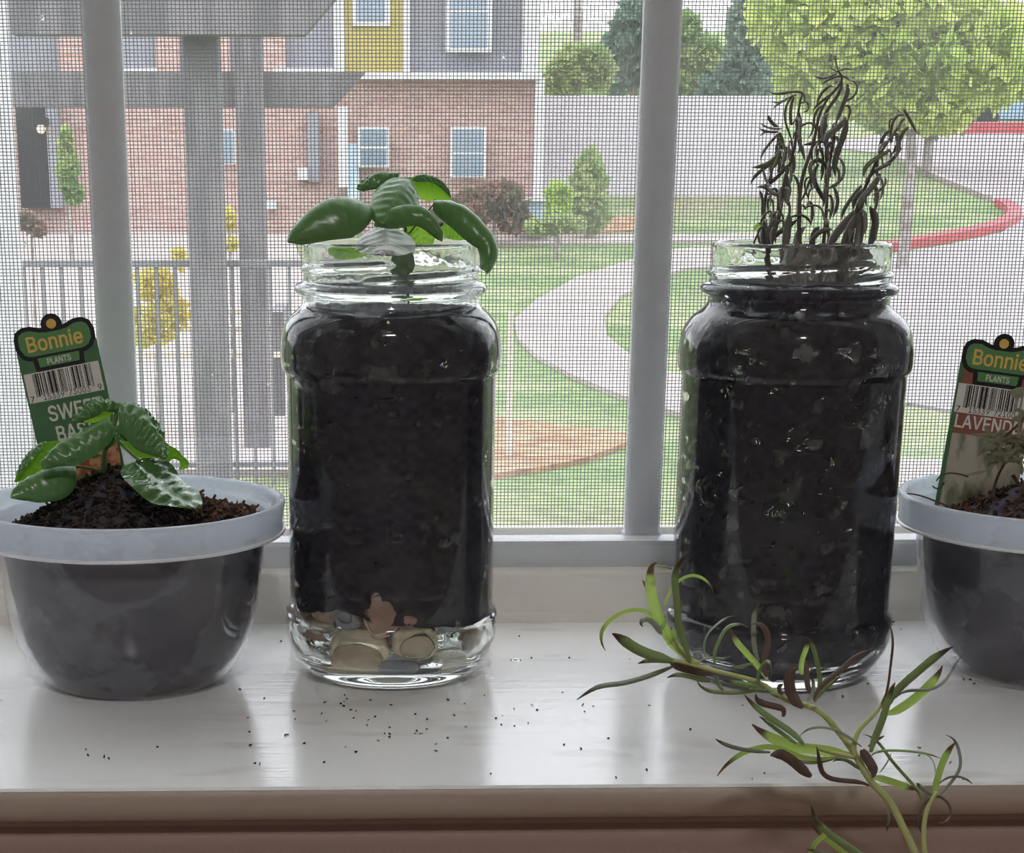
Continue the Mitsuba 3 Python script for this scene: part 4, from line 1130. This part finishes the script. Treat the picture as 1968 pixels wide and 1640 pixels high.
LC = [([(1040, 470), (1030, 390), (960, 380), (860, 395), (770, 375)], 7, D_), ([(990, 400), (930, 420), (880, 445), (800, 455)], 5, D_), ([(920, 440), (860, 470), (810, 510)], 5, D_), ([(980, 400), (910, 480), (900, 600), (940, 720), (955, 780)], 6, D_), ([(970, 420), (940, 520), (950, 620), (990, 560)], 9, D_),
      ([(1010, 480), (1070, 470), (1075, 500), (1030, 530)], 5, D_), ([(1000, 540), (1000, 650), (1000, 760), (1030, 850), (1050, 910)], 11, D_), ([(880, 660), (830, 665), (760, 650), (710, 615)], 5, D_), ([(850, 680), (770, 675), (705, 655)], 6, D_), ([(850, 640), (810, 610), (775, 555)], 9, D_),
      ([(840, 690), (760, 680), (710, 715)], 5, D_), ([(860, 690), (800, 760), (740, 840), (715, 900)], 7, D_), ([(850, 690), (860, 780), (830, 860), (750, 920), (650, 950)], 18, O_), ([(830, 880), (750, 950), (670, 1020), (640, 1080)], 10, D_), ([(870, 830), (850, 900), (800, 970)], 15, O_),
      ([(920, 930), (850, 1010), (760, 1080), (690, 1100)], 10, D_), ([(880, 1100), (830, 1160), (780, 1130), (690, 1105)], 14, D_), ([(880, 800), (930, 830), (960, 930), (950, 1010)], 12, D_), ([(740, 960), (770, 1060), (800, 1100)], 7, D_), ([(710, 1130), (730, 1230), (720, 1320)], 8, D_),
      ([(900, 1000), (895, 1150), (930, 1250)], 24, D_), ([(960, 1010), (1000, 1100), (1010, 1250), (1030, 1310)], 8, D_), ([(1000, 680), (1050, 620), (1110, 620), (1110, 680), (1070, 730)], 6, D_), ([(1230, 720), (1200, 740), (1130, 760), (1040, 780)], 10, D_), ([(1300, 240), (1220, 270), (1170, 275), (1120, 255)], 6, D_),
      ([(1300, 220), (1280, 150), (1275, 90)], 5, D_), ([(1310, 235), (1270, 215), (1230, 190)], 4, D_), ([(1310, 225), (1360, 205), (1410, 215)], 5, D_), ([(1390, 300), (1370, 270), (1300, 260), (1220, 290), (1170, 330)], 6, D_), ([(1350, 450), (1400, 430), (1440, 380), (1440, 320), (1390, 300)], 7, D_),
      ([(1250, 330), (1170, 410), (1140, 480)], 8, D_), ([(1260, 380), (1200, 430), (1150, 470), (1110, 530)], 8, D_), ([(1330, 290), (1290, 420), (1220, 520), (1190, 620)], 10, D_), ([(1370, 320), (1340, 450), (1300, 560), (1290, 620)], 16, D_), ([(1340, 490), (1390, 490), (1395, 550), (1370, 600)], 6, D_),
      ([(1360, 570), (1320, 640), (1250, 700), (1200, 750)], 24, D_), ([(1370, 590), (1340, 740), (1300, 850), (1280, 960), (1280, 1020)], 23, D_), ([(1300, 880), (1340, 960), (1310, 1050), (1240, 1100), (1220, 1130)], 8, D_), ([(1210, 580), (1200, 720), (1230, 830), (1280, 880)], 8, D_),
      ([(1120, 1110), (1090, 1000), (1090, 930), (1150, 890), (1210, 930), (1230, 1020), (1215, 1120)], 11, D_), ([(1160, 930), (1130, 1030), (1170, 1130), (1200, 1200), (1190, 1250)], 16, D_), ([(1270, 1100), (1300, 1220), (1260, 1330)], 10, D_), ([(1020, 1210), (1060, 1130), (1090, 1030)], 6, D_),
      ([(1080, 1200), (1090, 1130), (1150, 1100)], 5, D_), ([(1180, 490), (1130, 560), (1130, 640), (1180, 620)], 7, D_), ([(1040, 1270), (1100, 1240), (1160, 1250), (1190, 1300), (1200, 1380)], 6, D_), ([(1200, 1270), (1250, 1290), (1240, 1340)], 6, D_), ([(940, 1330), (1030, 1310), (1080, 1340), (1100, 1400)], 7, D_),
      ([(760, 1400), (750, 1300), (790, 1280), (800, 1340), (770, 1400)], 6, D_), ([(840, 1500), (840, 1360), (880, 1350), (880, 1430)], 6, D_), ([(725, 1560), (720, 1480), (745, 1350)], 30, D_), ([(790, 1570), (800, 1480), (830, 1330)], 28, D_), ([(890, 1570), (900, 1470), (930, 1290)], 28, D_), ([(1000, 1570), (1010, 1490), (1060, 1400)], 24, D_),
      ([(1230, 1560), (1260, 1470), (1330, 1380), (1420, 1270)], 30, D_), ([(1330, 1570), (1360, 1470), (1440, 1300)], 32, D_), ([(1440, 1570), (1460, 1480), (1480, 1290)], 32, D_), ([(1530, 1560), (1570, 1400), (1540, 1250)], 28, D_), ([(1110, 1570), (1120, 1480), (1160, 1400)], 22, D_), ([(760, 1540), (850, 1440), (940, 1380), (1000, 1340)], 18, D_),
      ([(1090, 1560), (1150, 1460), (1260, 1420)], 18, D_), ([(1800, 515), (1850, 600), (1895, 690)], 9, D_), ([(1800, 560), (1750, 570), (1710, 660), (1700, 780)], 8, D_), ([(1810, 580), (1770, 620), (1760, 680)], 7, D_), ([(1840, 650), (1790, 720), (1760, 790), (1700, 860)], 10, D_), ([(1690, 660), (1690, 620), (1700, 590), (1730, 590)], 5, D_),
      ([(1700, 670), (1640, 750), (1610, 860)], 9, D_), ([(1700, 750), (1640, 780), (1610, 830)], 10, D_), ([(1780, 800), (1740, 850), (1680, 910), (1600, 960), (1530, 1010)], 14, D_), ([(1700, 820), (1600, 890), (1520, 960), (1500, 1030)], 16, O_), ([(1700, 920), (1620, 950), (1540, 1010), (1500, 1070)], 9, D_), ([(1660, 1030), (1660, 1080), (1600, 1140), (1560, 1170)], 7, D_),
      ([(1620, 1000), (1580, 1090), (1520, 1160), (1460, 1260)], 22, D_), ([(1480, 1090), (1420, 1170), (1350, 1280), (1330, 1350)], 11, D_), ([(1570, 1190), (1585, 1240), (1560, 1330)], 8, D_), ([(1540, 1140), (1480, 1150), (1440, 1200), (1420, 1270)], 18, D_), ([(1510, 1120), (1470, 1230), (1430, 1360)], 20, D_), ([(700, 1440), (670, 1500), (650, 1560)], 5, D_)]
for k, (pts, w, m) in enumerate(LC):
    y0 = YW + rl.uniform(-0.012, 0.012)
    add_leaf(wp, ribbon(C_(pts), w * (1.4 if w < 13 else 1.05), y0, y0 + rl.uniform(-0.008, 0.008), rl.uniform(-0.6, 0.6), 1.5), m)
for k in range(64):   # more curled leaves along the stalks
    ax = [((760, 1500), (850, 700)), ((830, 1500), (1020, 430)), ((1010, 1500), (1300, 260)), ((1195, 1500), (1290, 600)), ((1400, 1510), (1780, 600))][k % 5]
    f = rl.uniform(0.02, 0.9)
    x0, y0_ = ax[0][0] + f * (ax[1][0] - ax[0][0]), ax[0][1] + f * (ax[1][1] - ax[0][1])
    sg = rl.choice([-1, 1])
    q1, q2, q3 = rl.uniform(15, 50), rl.uniform(40, 90), rl.uniform(20, 80)
    y0 = YW + rl.uniform(-0.012, 0.014)
    add_leaf(wp, ribbon(C_([(x0, y0_), (x0 + sg * q1 * .6, y0_ - q2 * .7), (x0 + sg * q1, y0_ - q2 * .5), (x0 + sg * q1 * 1.2, y0_ + q3), (x0 + sg * q1 * .8, y0_ + q3 + 60)]), rl.uniform(7, 14), y0, y0 + rl.uniform(-0.01, 0.01), rl.uniform(-.7, .7), 1.6, 20), D_)
add_leaf(wp, ribbon(C_([(670, 1425), (690, 1400), (716, 1372)]), 10, YW, YW - 0.004, 0.2, 0.4), 'mat_lav_bright', label='small green leaf at the jar rim')
for k in range(26):   # crumpled leaves packed in the neck
    x0 = rl.uniform(900, 1440)
    add_leaf(wp, ribbon(C_([(x0, 1900), (x0 + rl.uniform(-60, 60), 1760), (x0 + rl.uniform(-80, 80), 1640), (x0 + rl.uniform(-90, 90), 1530)]), rl.uniform(20, 40), YW + rl.uniform(-0.022, 0.01), YW + rl.uniform(-0.02, 0.01), rl.uniform(-.4, .4), .8, 14), D_)


# basil
def lpx(pts, ys, off, half_px, N, m, parent, fold=0.6, curl=0.5, bump=0.0, seed=0, tip=0.6, sides=(1.0, 1.0), wave=0.0, nt=30, ns=15, shape=None):
    ox, oy, k = off
    ys = np.linspace(ys[0], ys[1], len(pts)) if len(ys) == 2 else ys
    P = np.array([PY(ox + a / k, oy + b / k, y) for (a, b), y in zip(pts, ys)])
    h = mm(half_px / k, np.mean(ys))
    mu = sheet(P, (shape or ovate)(h, tip), N, fold, curl, nt, ns, bump, seed, 7, wave, sides)
    return add_leaf(parent, mu, m)


def pxtube(name, pts, ys, off, r0, r1, m, parent, sides=9):
    ox, oy, k = off
    ys = np.linspace(ys[0], ys[1], len(pts))
    P = np.array([PY(ox + a / k, oy + b / k, y) for (a, b), y in zip(pts, ys)])
    return obj(name, tube(P, [mm(r0 / k, ys[0]), mm(r1 / k, ys[-1])], sides), m, parent, smooth=True)


OJ = (540, 310, 4.473)
bj = thing('basil_plant', 'leafy green basil plant growing out of the first glass jar', 'herb plant')
Y1 = float(J1[1])
BA, BTN, BPL, BGL = 'mat_basil', 'mat_basil_thin', 'mat_basil_pale', 'mat_basil_gloss'
pxtube('stem', [(1075, 1420), (1080, 1150), (1090, 900), (1085, 700), (1060, 500), (1080, 330)], (Y1, Y1), OJ, 17, 12, 'mat_basil_stem', bj)
pxtube('stem', [(1085, 690), (960, 560), (830, 450)], (Y1, Y1 - 0.018), OJ, 8, 6, 'mat_basil_stem', bj)
pxtube('stem', [(1085, 640), (1220, 480), (1330, 350)], (Y1, Y1 - 0.012), OJ, 8, 6, 'mat_basil_stem', bj)
lpx([(820, 430), (680, 330), (520, 300), (330, 370), (160, 520), (60, 700)], (Y1 - 0.018, Y1 - 0.034), OJ, 410, (-0.25, -0.30, 0.92), BA, bj, 0.12, 1.5, 0.00045, 1, 0.45, (1.0, 0.75))
lpx([(1120, 150), (1060, 190), (1010, 270), (950, 390), (880, 540)], (Y1 - 0.004, Y1 - 0.028), OJ, 250, (0.12, -0.80, 0.58), BA, bj, 0.12, 0.9, 0.00040, 2, 0.4)
lpx([(800, 560), (880, 440), (1000, 385), (1110, 372), (1240, 410), (1340, 520), (1385, 690)], (Y1 - 0.02, Y1 - 0.030), OJ, 210, (0.05, -0.35, 0.93), BA, bj, 0.12, 1.5, 0.00030, 3, 0.5, (0.45, 1.0))
lpx([(905, 545), (903, 610), (902, 690), (900, 750), (895, 808)], (Y1 - 0.012, Y1 - 0.0475), OJ, 265, (0.0, -0.45, 0.89), BPL, bj, 0.12, 0.35, 0.00030, 4, 0.75)
lpx([(1195, 455), (1200, 520), (1205, 620), (1210, 720), (1205, 800)], (Y1 + 0.002, Y1 - 0.006), OJ, 130, (0.05, -0.93, 0.3), BTN, bj, 0.1, 0.2, 0.0004, 5, 0.6)
lpx([(1310, 335), (1420, 340), (1580, 400), (1720, 530), (1830, 700), (1800, 860), (1755, 945)], (Y1 - 0.012, Y1 - 0.034), OJ, 215, (0.52, -0.62, 0.60), BA, bj, 0.12, 1.5, 0.00035, 6, 0.5)
lpx([(1080, 165), (1180, 125), (1290, 130), (1400, 200), (1470, 325)], (Y1 + 0.006, Y1 + 0.016), OJ, 215, (0.15, -0.25, 0.95), BTN, bj, 0.9, 0.3, 0.0005, 7, 0.5, (0.6, 1.0))
lpx([(1130, 150), (1200, 118), (1290, 122), (1390, 180), (1462, 310)], (Y1 + 0.0045, Y1 + 0.0145), OJ, 60, (0.1, -0.6, 0.8), BA, bj, 0.5, 0.4, 0.0004, 17, 0.5)
lpx([(1020, 110), (930, 92), (840, 100), (740, 150), (650, 235)], (Y1 + 0.004, Y1 - 0.004), OJ, 150, (-0.1, -0.4, 0.9), BA, bj, 0.12, 1.5, 0.0007, 8, 0.5)
lpx([(1380, 560), (1470, 570), (1560, 610), (1640, 660)], (Y1 + 0.004, Y1 - 0.004), OJ, 100, (0.0, -0.8, 0.6), BTN, bj, 0.2, 0.3, 0.0004, 9, 0.6)
lpx([(1330, 400), (1350, 480), (1380, 560)], (Y1 + 0.002, Y1), OJ, 80, (0.2, -0.8, 0.5), BPL, bj, 0.2, 0.3, 0.0004, 19, 0.6)
lpx([(800, 700), (680, 740), (540, 780), (420, 760)], (Y1 - 0.004, Y1 - 0.012), OJ, 90, (0.0, -0.7, 0.7), BTN, bj, 0.3, 0.3, 0.0004, 10, 0.5)
lpx([(1075, 760), (1050, 840), (1035, 930), (1040, 1060)], (Y1 - 0.006, Y1 - 0.012), OJ, 105, (0.0, -0.97, 0.2), BA, bj, 0.2, 0.3, 0.0004, 12, 0.5)

OS = (0, 740, 4.92)
bs = thing('basil_seedling', 'small basil seedling with drooping crinkled leaves in the left plastic bowl', 'herb plant')
YB = float(BL[1]) - 0.006
pxtube('stem', [(935, 1180), (950, 1000), (970, 840), (1000, 600), (1060, 420), (1110, 220)], (YB, YB), OS, 28, 26, 'mat_basil_stem', bs)
pxtube('stem', [(960, 830), (830, 785), (700, 775)], (YB, YB - 0.006), OS, 15, 13, 'mat_basil_stem', bs)
pxtube('stem', [(1050, 470), (1130, 540), (1220, 630), (1320, 715)], (YB, YB - 0.014), OS, 16, 14, 'mat_basil_stem', bs)
pxtube('stem', [(1080, 420), (1120, 560), (1150, 720), (1160, 850)], (YB + 0.004, YB + 0.006), OS, 10, 10, 'mat_basil_stem', bs)
lpx([(1130, 200), (1030, 150), (920, 140), (800, 210), (690, 350)], (YB, YB - 0.010), OS, 150, (-0.1, -0.45, 0.88), BA, bs, 0.12, 1.5, 0.00160, 21, 0.45)
lpx([(1060, 265), (960, 255), (840, 285), (740, 340)], (YB + 0.004, YB + 0.004), OS, 90, (0.0, -0.5, 0.85), BTN, bs, 0.5, 0.3, 0.0005, 31, 0.5)
lpx([(1050, 310), (900, 360), (720, 460), (560, 560), (450, 660), (405, 800)], (YB - 0.008, YB - 0.022), OS, 300, (-0.25, -0.30, 0.92), BA, bs, 0.12, 1.5, 0.00090, 22, 0.4, (1.0, 0.55))
lpx([(780, 600), (640, 540), (480, 540), (330, 620), (210, 760), (140, 920)], (YB + 0.006, YB - 0.006), OS, 230, (-0.2, -0.2, 0.95), BTN, bs, 0.75, 0.5, 0.0007, 23, 0.5)
lpx([(440, 530), (340, 580), (240, 700), (150, 860)], (YB + 0.003, YB - 0.009), OS, 70, (-0.3, -0.4, 0.85), BA, bs, 0.3, 0.4, 0.0005, 33, 0.5)
lpx([(715, 770), (600, 770), (450, 800), (290, 870), (160, 960), (100, 1070)], (YB - 0.006, YB - 0.022), OS, 340, (-0.15, -0.42, 0.90), BA, bs, 0.12, 1.5, 0.00040, 24, 0.4, (1.0, 0.5))
lpx([(1150, 205), (1260, 210), (1380, 290), (1480, 420), (1540, 560), (1545, 690)], (YB - 0.002, YB - 0.018), OS, 320, (0.35, -0.30, 0.88), BA, bs, 0.12, 1.5, 0.00180, 25, 0.4, (0.7, 1.0))
lpx([(1120, 360), (1260, 430), (1420, 520), (1580, 570), (1700, 640), (1690, 800)], (YB + 0.008, YB + 0.006), OS, 215, (0.2, -0.35, 0.9), BTN, bs, 0.8, 0.4, 0.0006, 26, 0.4)
lpx([(1310, 705), (1390, 810), (1500, 930), (1640, 1040), (1760, 1120), (1835, 1165)], (YB - 0.012, YB - 0.032), OS, 330, (-0.06, -0.04, 1.0), BGL, bs, -0.25, 0.55, 0.00090, 27, 0.5, (1.0, 1.0), 0.0008)
lpx([(1120, 390), (1060, 450), (1010, 530), (985, 610)], (YB - 0.004, YB - 0.012), OS, 100, (-0.3, -0.9, 0.2), BA, bs, 0.2, 0.4, 0.0003, 28, 0.5)
lpx([(1100, 410), (1150, 440), (1180, 490), (1190, 530)], (YB - 0.004, YB - 0.010), OS, 80, (0.3, -0.9, 0.2), BA, bs, 0.2, 0.4, 0.0003, 29, 0.5)
lpx([(1000, 860), (1060, 850), (1120, 870), (1150, 900)], (YB + 0.006, YB + 0.002), OS, 45, (0.0, -0.6, 0.8), BTN, bs, 0.2, 0.3, 0.0003, 30, 0.5)
lpx([(940, 850), (900, 860), (860, 850)], (YB + 0.004, YB), OS, 30, (0.0, -0.6, 0.8), BTN, bs, 0.2, 0.3, 0.0003, 34, 0.5)

# dried lavender in the right bowl (crop at 1668,620 x4.1)
OD = (1668, 620, 4.1)
E_ = lambda pts: [(1668 + x / 4.1, 620 + y / 4.1) for x, y in pts]
YR = float(BR[1]) - 0.012
dl = thing('dried_lavender', 'dried pale olive lavender with thin twisted leaves in the bowl at the right edge', 'dried plant')
for pts, r0 in (([(985, 1380), (1010, 1250), (1060, 1140), (1100, 1080), (1150, 950)], 3.4), ([(1050, 970), (1110, 870), (1190, 800), (1260, 690), (1340, 560)], 3.0), ([(1100, 1080), (1200, 1000), (1320, 900), (1420, 800)], 3.0), ([(1180, 1400), (1260, 1200), (1330, 1000), (1400, 760), (1430, 600)], 3.4)):
    stem_px(E_(pts), np.linspace(YR, YR - 0.004, len(pts)), r0, 1.6, 'mat_root', dl, 7)
LD = [([(1010, 930), (960, 890), (880, 885), (810, 870)], 5), ([(1060, 950), (1000, 930), (940, 920), (890, 905)], 5), ([(1230, 520), (1170, 540), (1120, 560)], 9), ([(1230, 545), (1190, 575), (1130, 580)], 8), ([(1240, 740), (1200, 700), (1160, 690)], 6), ([(1240, 730), (1190, 750), (1130, 780)], 7), ([(1120, 880), (1050, 930), (960, 960), (900, 1010), (850, 1060)], 6),
      ([(1060, 1010), (1010, 990), (930, 1000), (860, 1030)], 6), ([(1230, 1060), (1150, 1090), (1080, 1080), (1010, 1060)], 7), ([(1230, 950), (1150, 1000), (1090, 1030)], 7), ([(1060, 1085), (990, 1060), (930, 1050)], 8), ([(1110, 870), (1050, 880), (970, 930), (900, 960)], 5), ([(1170, 960), (1130, 1040), (1140, 1090)], 6), ([(1100, 1000), (1040, 960), (1000, 980), (940, 990)], 5),
      ([(1220, 880), (1160, 890), (1110, 920)], 6), ([(1200, 1030), (1180, 1080), (1210, 1120)], 6), ([(1000, 1130), (900, 1180), (780, 1200)], 4), ([(1060, 1100), (980, 1110), (930, 1150)], 6)]
for k in range(62):
    x0, y0 = (rl.uniform(1230, 1560), rl.uniform(560, 1080)) if k < 28 else (rl.uniform(930, 1240), rl.uniform(880, 1110))
    a = rl.uniform(0, 6.28)
    L = rl.uniform(70, 140)
    LD.append(([(x0, y0), (x0 + L * .5 * math.cos(a), y0 + L * .5 * math.sin(a) - 20), (x0 + L * math.cos(a), y0 + L * math.sin(a))], rl.uniform(5, 9)))
for pts, w in LD:
    y0 = YR + rl.uniform(-0.010, 0.006)
    add_leaf(dl, ribbon(E_(pts), w * 1.7, y0, y0 + rl.uniform(-0.010, 0.006), rl.uniform(-.5, .5), 0.8, 16), 'mat_dry_pale')
for pts in ([(790, 1215), (690, 1190), (590, 1200), (540, 1250)], [(600, 1260), (550, 1310), (510, 1290)], [(650, 1450), (560, 1420), (430, 1370), (310, 1350)]):
    P = np.array([PY(*q, YR - 0.006) for q in E_(pts)])
    obj('root', tube(P, [0.0004, 0.00025], 6), 'mat_root', dl, smooth=True)

# ------------------------------------------------------------------ plant tags
mat('tag_green', principled(noisy((0.07, 0.18, 0.075), (0.085, 0.205, 0.09), 90), 0.45, 0.4))
mat('tag_light_green', principled((0.12, 0.29, 0.105), 0.45, 0.4))
mat('tag_black', principled((0.012, 0.012, 0.012), 0.45, 0.4))
mat('tag_gold', principled((0.82, 0.55, 0.13), 0.45, 0.4))
mat('tag_white', principled((0.82, 0.78, 0.71), 0.5, 0.4))
mat('tag_brown', principled((0.30, 0.11, 0.07), 0.45, 0.4))


def food(p, n, uv):
    a = mikit.fbm(p.x * 260, p.y * 100, p.z * 260, 3)
    b = mikit.noise(p.x * 420, 7, p.z * 420)
    c = mikit.mix((0.42, 0.07, 0.035), (0.58, 0.30, 0.16), mikit.smoothstep(0.4, 0.62, a))
    return mikit.mix(c, (0.10, 0.14, 0.04), mikit.smoothstep(0.62, 0.72, b))


def lavphoto(p, n, uv):
    a = mikit.fbm(p.x * 260, p.y * 60, p.z * 90, 4)
    return mikit.mix((0.50, 0.45, 0.36), (0.20, 0.23, 0.14), mikit.smoothstep(0.42, 0.72, a))


mat('tag_food', principled(mikit.proc(food), 0.45, 0.4))
mat('tag_lavender', principled(mikit.proc(lavphoto), 0.45, 0.4))


def tag_frame(px, py, y, tilt, lean, yaw):
    """Local axes of a tag: across, up along the card, and towards the viewer."""
    o = PY(px, py, y)
    ev = np.array([-math.sin(tilt), lean, math.cos(tilt)])
    ev /= np.linalg.norm(ev)
    eu = np.array([math.cos(tilt), yaw, math.sin(tilt)])
    eu -= ev * (eu @ ev)
    eu /= np.linalg.norm(eu)
    return o, eu, ev, np.cross(eu, ev)


def on_tag(fr, mesh, lift):
    o, eu, ev, en = fr
    v = np.array(mesh.vertices)
    return trimesh.Trimesh(o + v[:, :1] * eu + v[:, 1:2] * ev + (v[:, 2:] + lift) * en, mesh.faces, process=False)


def flat(poly, th):
    return cat_([trimesh.creation.extrude_polygon(g, th, engine='earcut') for g in getattr(poly, 'geoms', [poly])])


def text_on(s, x, y, h, w=None, bold=False, th=0.00008):
    m = meshkit.text_mesh(s, h, th, bold)
    b = m.bounds
    v = np.array(m.vertices)
    if w:
        v[:, 0] = (v[:, 0] - b[0, 0]) * w / (b[1, 0] - b[0, 0])
    else:
        v[:, 0] -= b[0, 0]
    v[:, 0] += x
    v[:, 1] += y
    return trimesh.Trimesh(v, m.faces, process=False)


MMU = 0.001
L_CODE = {0: '0001101', 1: '0011001', 2: '0010011', 3: '0111101', 4: '0100011', 5: '0110001', 6: '0101111', 7: '0111011', 8: '0110111', 9: '0001011'}


def barcode(digits, x, y, w, h):
    bits = '101' + ''.join(L_CODE[int(c_)] for c_ in digits[:6]) + '01010' + ''.join(''.join('10'[int(b)] for b in L_CODE[int(c_)]) for c_ in digits[6:]) + '101'
    m = w / len(bits)
    c, e, k = [], [], 0
    while k < len(bits):
        if bits[k] == '1':
            j = k
            while j < len(bits) and bits[j] == '1':
                j += 1
            c.append((x + (k + j) / 2 * m, y + h / 2, 0.00004))
            e.append(((j - k) / 2 * m, h / 2, 0.00004))
            k = j
        else:
            k += 1
    return boxes(np.array(c), np.tile(np.eye(3), (len(c), 1, 1)), np.array(e))


def make_tag(label, fr, brown, digits, lines, depth, px_mm=1.0):
    """All measures in millimetres from the centre of the bone-shaped heading."""
    U = MMU
    t = thing('plant_tag', label, 'plant tag', None)
    bone = Polygon([(-16, 2.6), (-15, 5.2), (-12.5, 6.6), (-9, 6.7), (-5.5, 5.4), (-3, 5.0), (3, 5.0), (5.5, 5.4), (9, 6.7), (12.5, 6.6), (15, 5.2), (16.2, 2.0), (16, -2), (14, -5), (11.5, -6.2), (9.5, -6.4), (-9.5, -6.4), (-12, -6.2), (-14.4, -4.8), (-16, -1.5)]).buffer(0.8).buffer(-0.8)
    plate = Polygon([(-10.2, -5), (10.2, -5), (9.6, -11.2), (-9.6, -11.2)])
    tab = Polygon([(3.9 * math.cos(a), 6.4 + 3.9 * math.sin(a)) for a in np.linspace(0, 2 * np.pi, 40)[:-1]])
    card = Polygon([(-15.7, 0), (15.9, 0), (16.6, -3), (16.6, -depth), (-16.4, -depth), (-16.4, -3)])
    outline = bone.union(plate).union(tab)
    A = lambda poly: __import__('shapely.affinity', fromlist=['scale']).scale(poly, U, U, origin=(0, 0))
    obj('card', on_tag(fr, flat(A(card.union(bone).union(tab)), 0.0006), -0.0006), 'mat_tag_green', t)
    if brown:
        obj('panel', on_tag(fr, flat(A(sbox(-14.6, -32, 16.4, -3)), 0.00006), 0.0), 'mat_tag_brown', t)
    obj('outline', on_tag(fr, flat(A(outline.buffer(0.4)), 0.00012), 0.0), 'mat_tag_black', t)
    obj('heading', on_tag(fr, flat(A(bone.buffer(-1.35)), 0.00018), 0.0), 'mat_tag_light_green', t)
    obj('plate', on_tag(fr, flat(A(Polygon([(-8.6, -6.0), (8.6, -6.0), (8.2, -9.8), (-8.2, -9.8)])), 0.00018), 0.0), 'mat_tag_light_green', t)
    obj('hole', on_tag(fr, flat(A(Polygon([(2.0 * math.cos(a), 6.6 + 2.0 * math.sin(a)) for a in np.linspace(0, 2 * np.pi, 32)[:-1]])), 0.00018), 0.0), 'mat_tag_gold', t, label='gold dot in the black tab')
    obj('lettering', on_tag(fr, text_on('Bonnie', -11.6 * U, -3.1 * U, 6.0 * U, 23.0 * U, True), 0.00018), 'mat_tag_gold', t, label='gold heading letters')
    obj('lettering', on_tag(fr, text_on('PLANTS', -4.9 * U, -9.1 * U, 2.4 * U, 9.8 * U, True), 0.00018), 'mat_tag_white', t, label='small white heading letters')
    obj('price_label', on_tag(fr, flat(A(sbox(-15.6, -23.4, 15.4, -11.4)), 0.00016), 0.0), 'mat_tag_white', t)
    obj('barcode', on_tag(fr, barcode(digits, -12.2 * U, -21.2 * U, 24.0 * U, 9.4 * U), 0.00016), 'mat_tag_black', t, kind='stuff')
    blank = sbox(-10.4, -23.2, -0.6, -20.6).union(sbox(0.6, -23.2, 10.4, -20.6))
    obj('price_label', on_tag(fr, flat(A(blank), 0.00010), 0.00016), 'mat_tag_white', t)
    for s, x, w in ((digits[0], -14.9, 1.6), (digits[1:6], -9.6, 8.6), (digits[6:11], 1.0, 8.8), (digits[11], 13.0, 1.6)):
        obj('lettering', on_tag(fr, text_on(s, x * U, -23.0 * U, 2.3 * U, w * U), 0.00026), 'mat_tag_black', t, label='black number under the barcode')
    for s, x, y, h, w in lines:
        obj('lettering', on_tag(fr, text_on(s, x * U, y * U, h * U, w * U, True), 0.00016), 'mat_tag_white', t, label='white plant name')
    ph = sbox(-12.5, -depth + 1, 16.0, -43.2) if not brown else sbox(-14.6, -depth + 1, 16.4, -32)
    obj('photo_print', on_tag(fr, flat(A(ph), 0.00006), 0.0), 'mat_tag_lavender' if brown else 'mat_tag_food', t, label='printed picture')
    return t


fl = tag_frame(105.3, 653.5, 0.716, math.radians(11.0), 0.12, 0.10)
make_tag('green plant tag lettered SWEET BASIL stuck in the soil of the left bowl', fl, False, '715339730039', [('SWEET', -9.2, -31.8, 6.0, 22.6), ('BASIL', -7.6, -40.4, 6.0, 19.0)], 72)
f2 = tag_frame(1924, 692, 0.716, math.radians(-7.6), 0.12, -0.06)
make_tag('brown and green plant tag lettered LAVENDER in the bowl at the right edge', f2, True, '715339721006', [('LAVENDER', -14.4, -29.4, 5.2, 31.5)], 66)
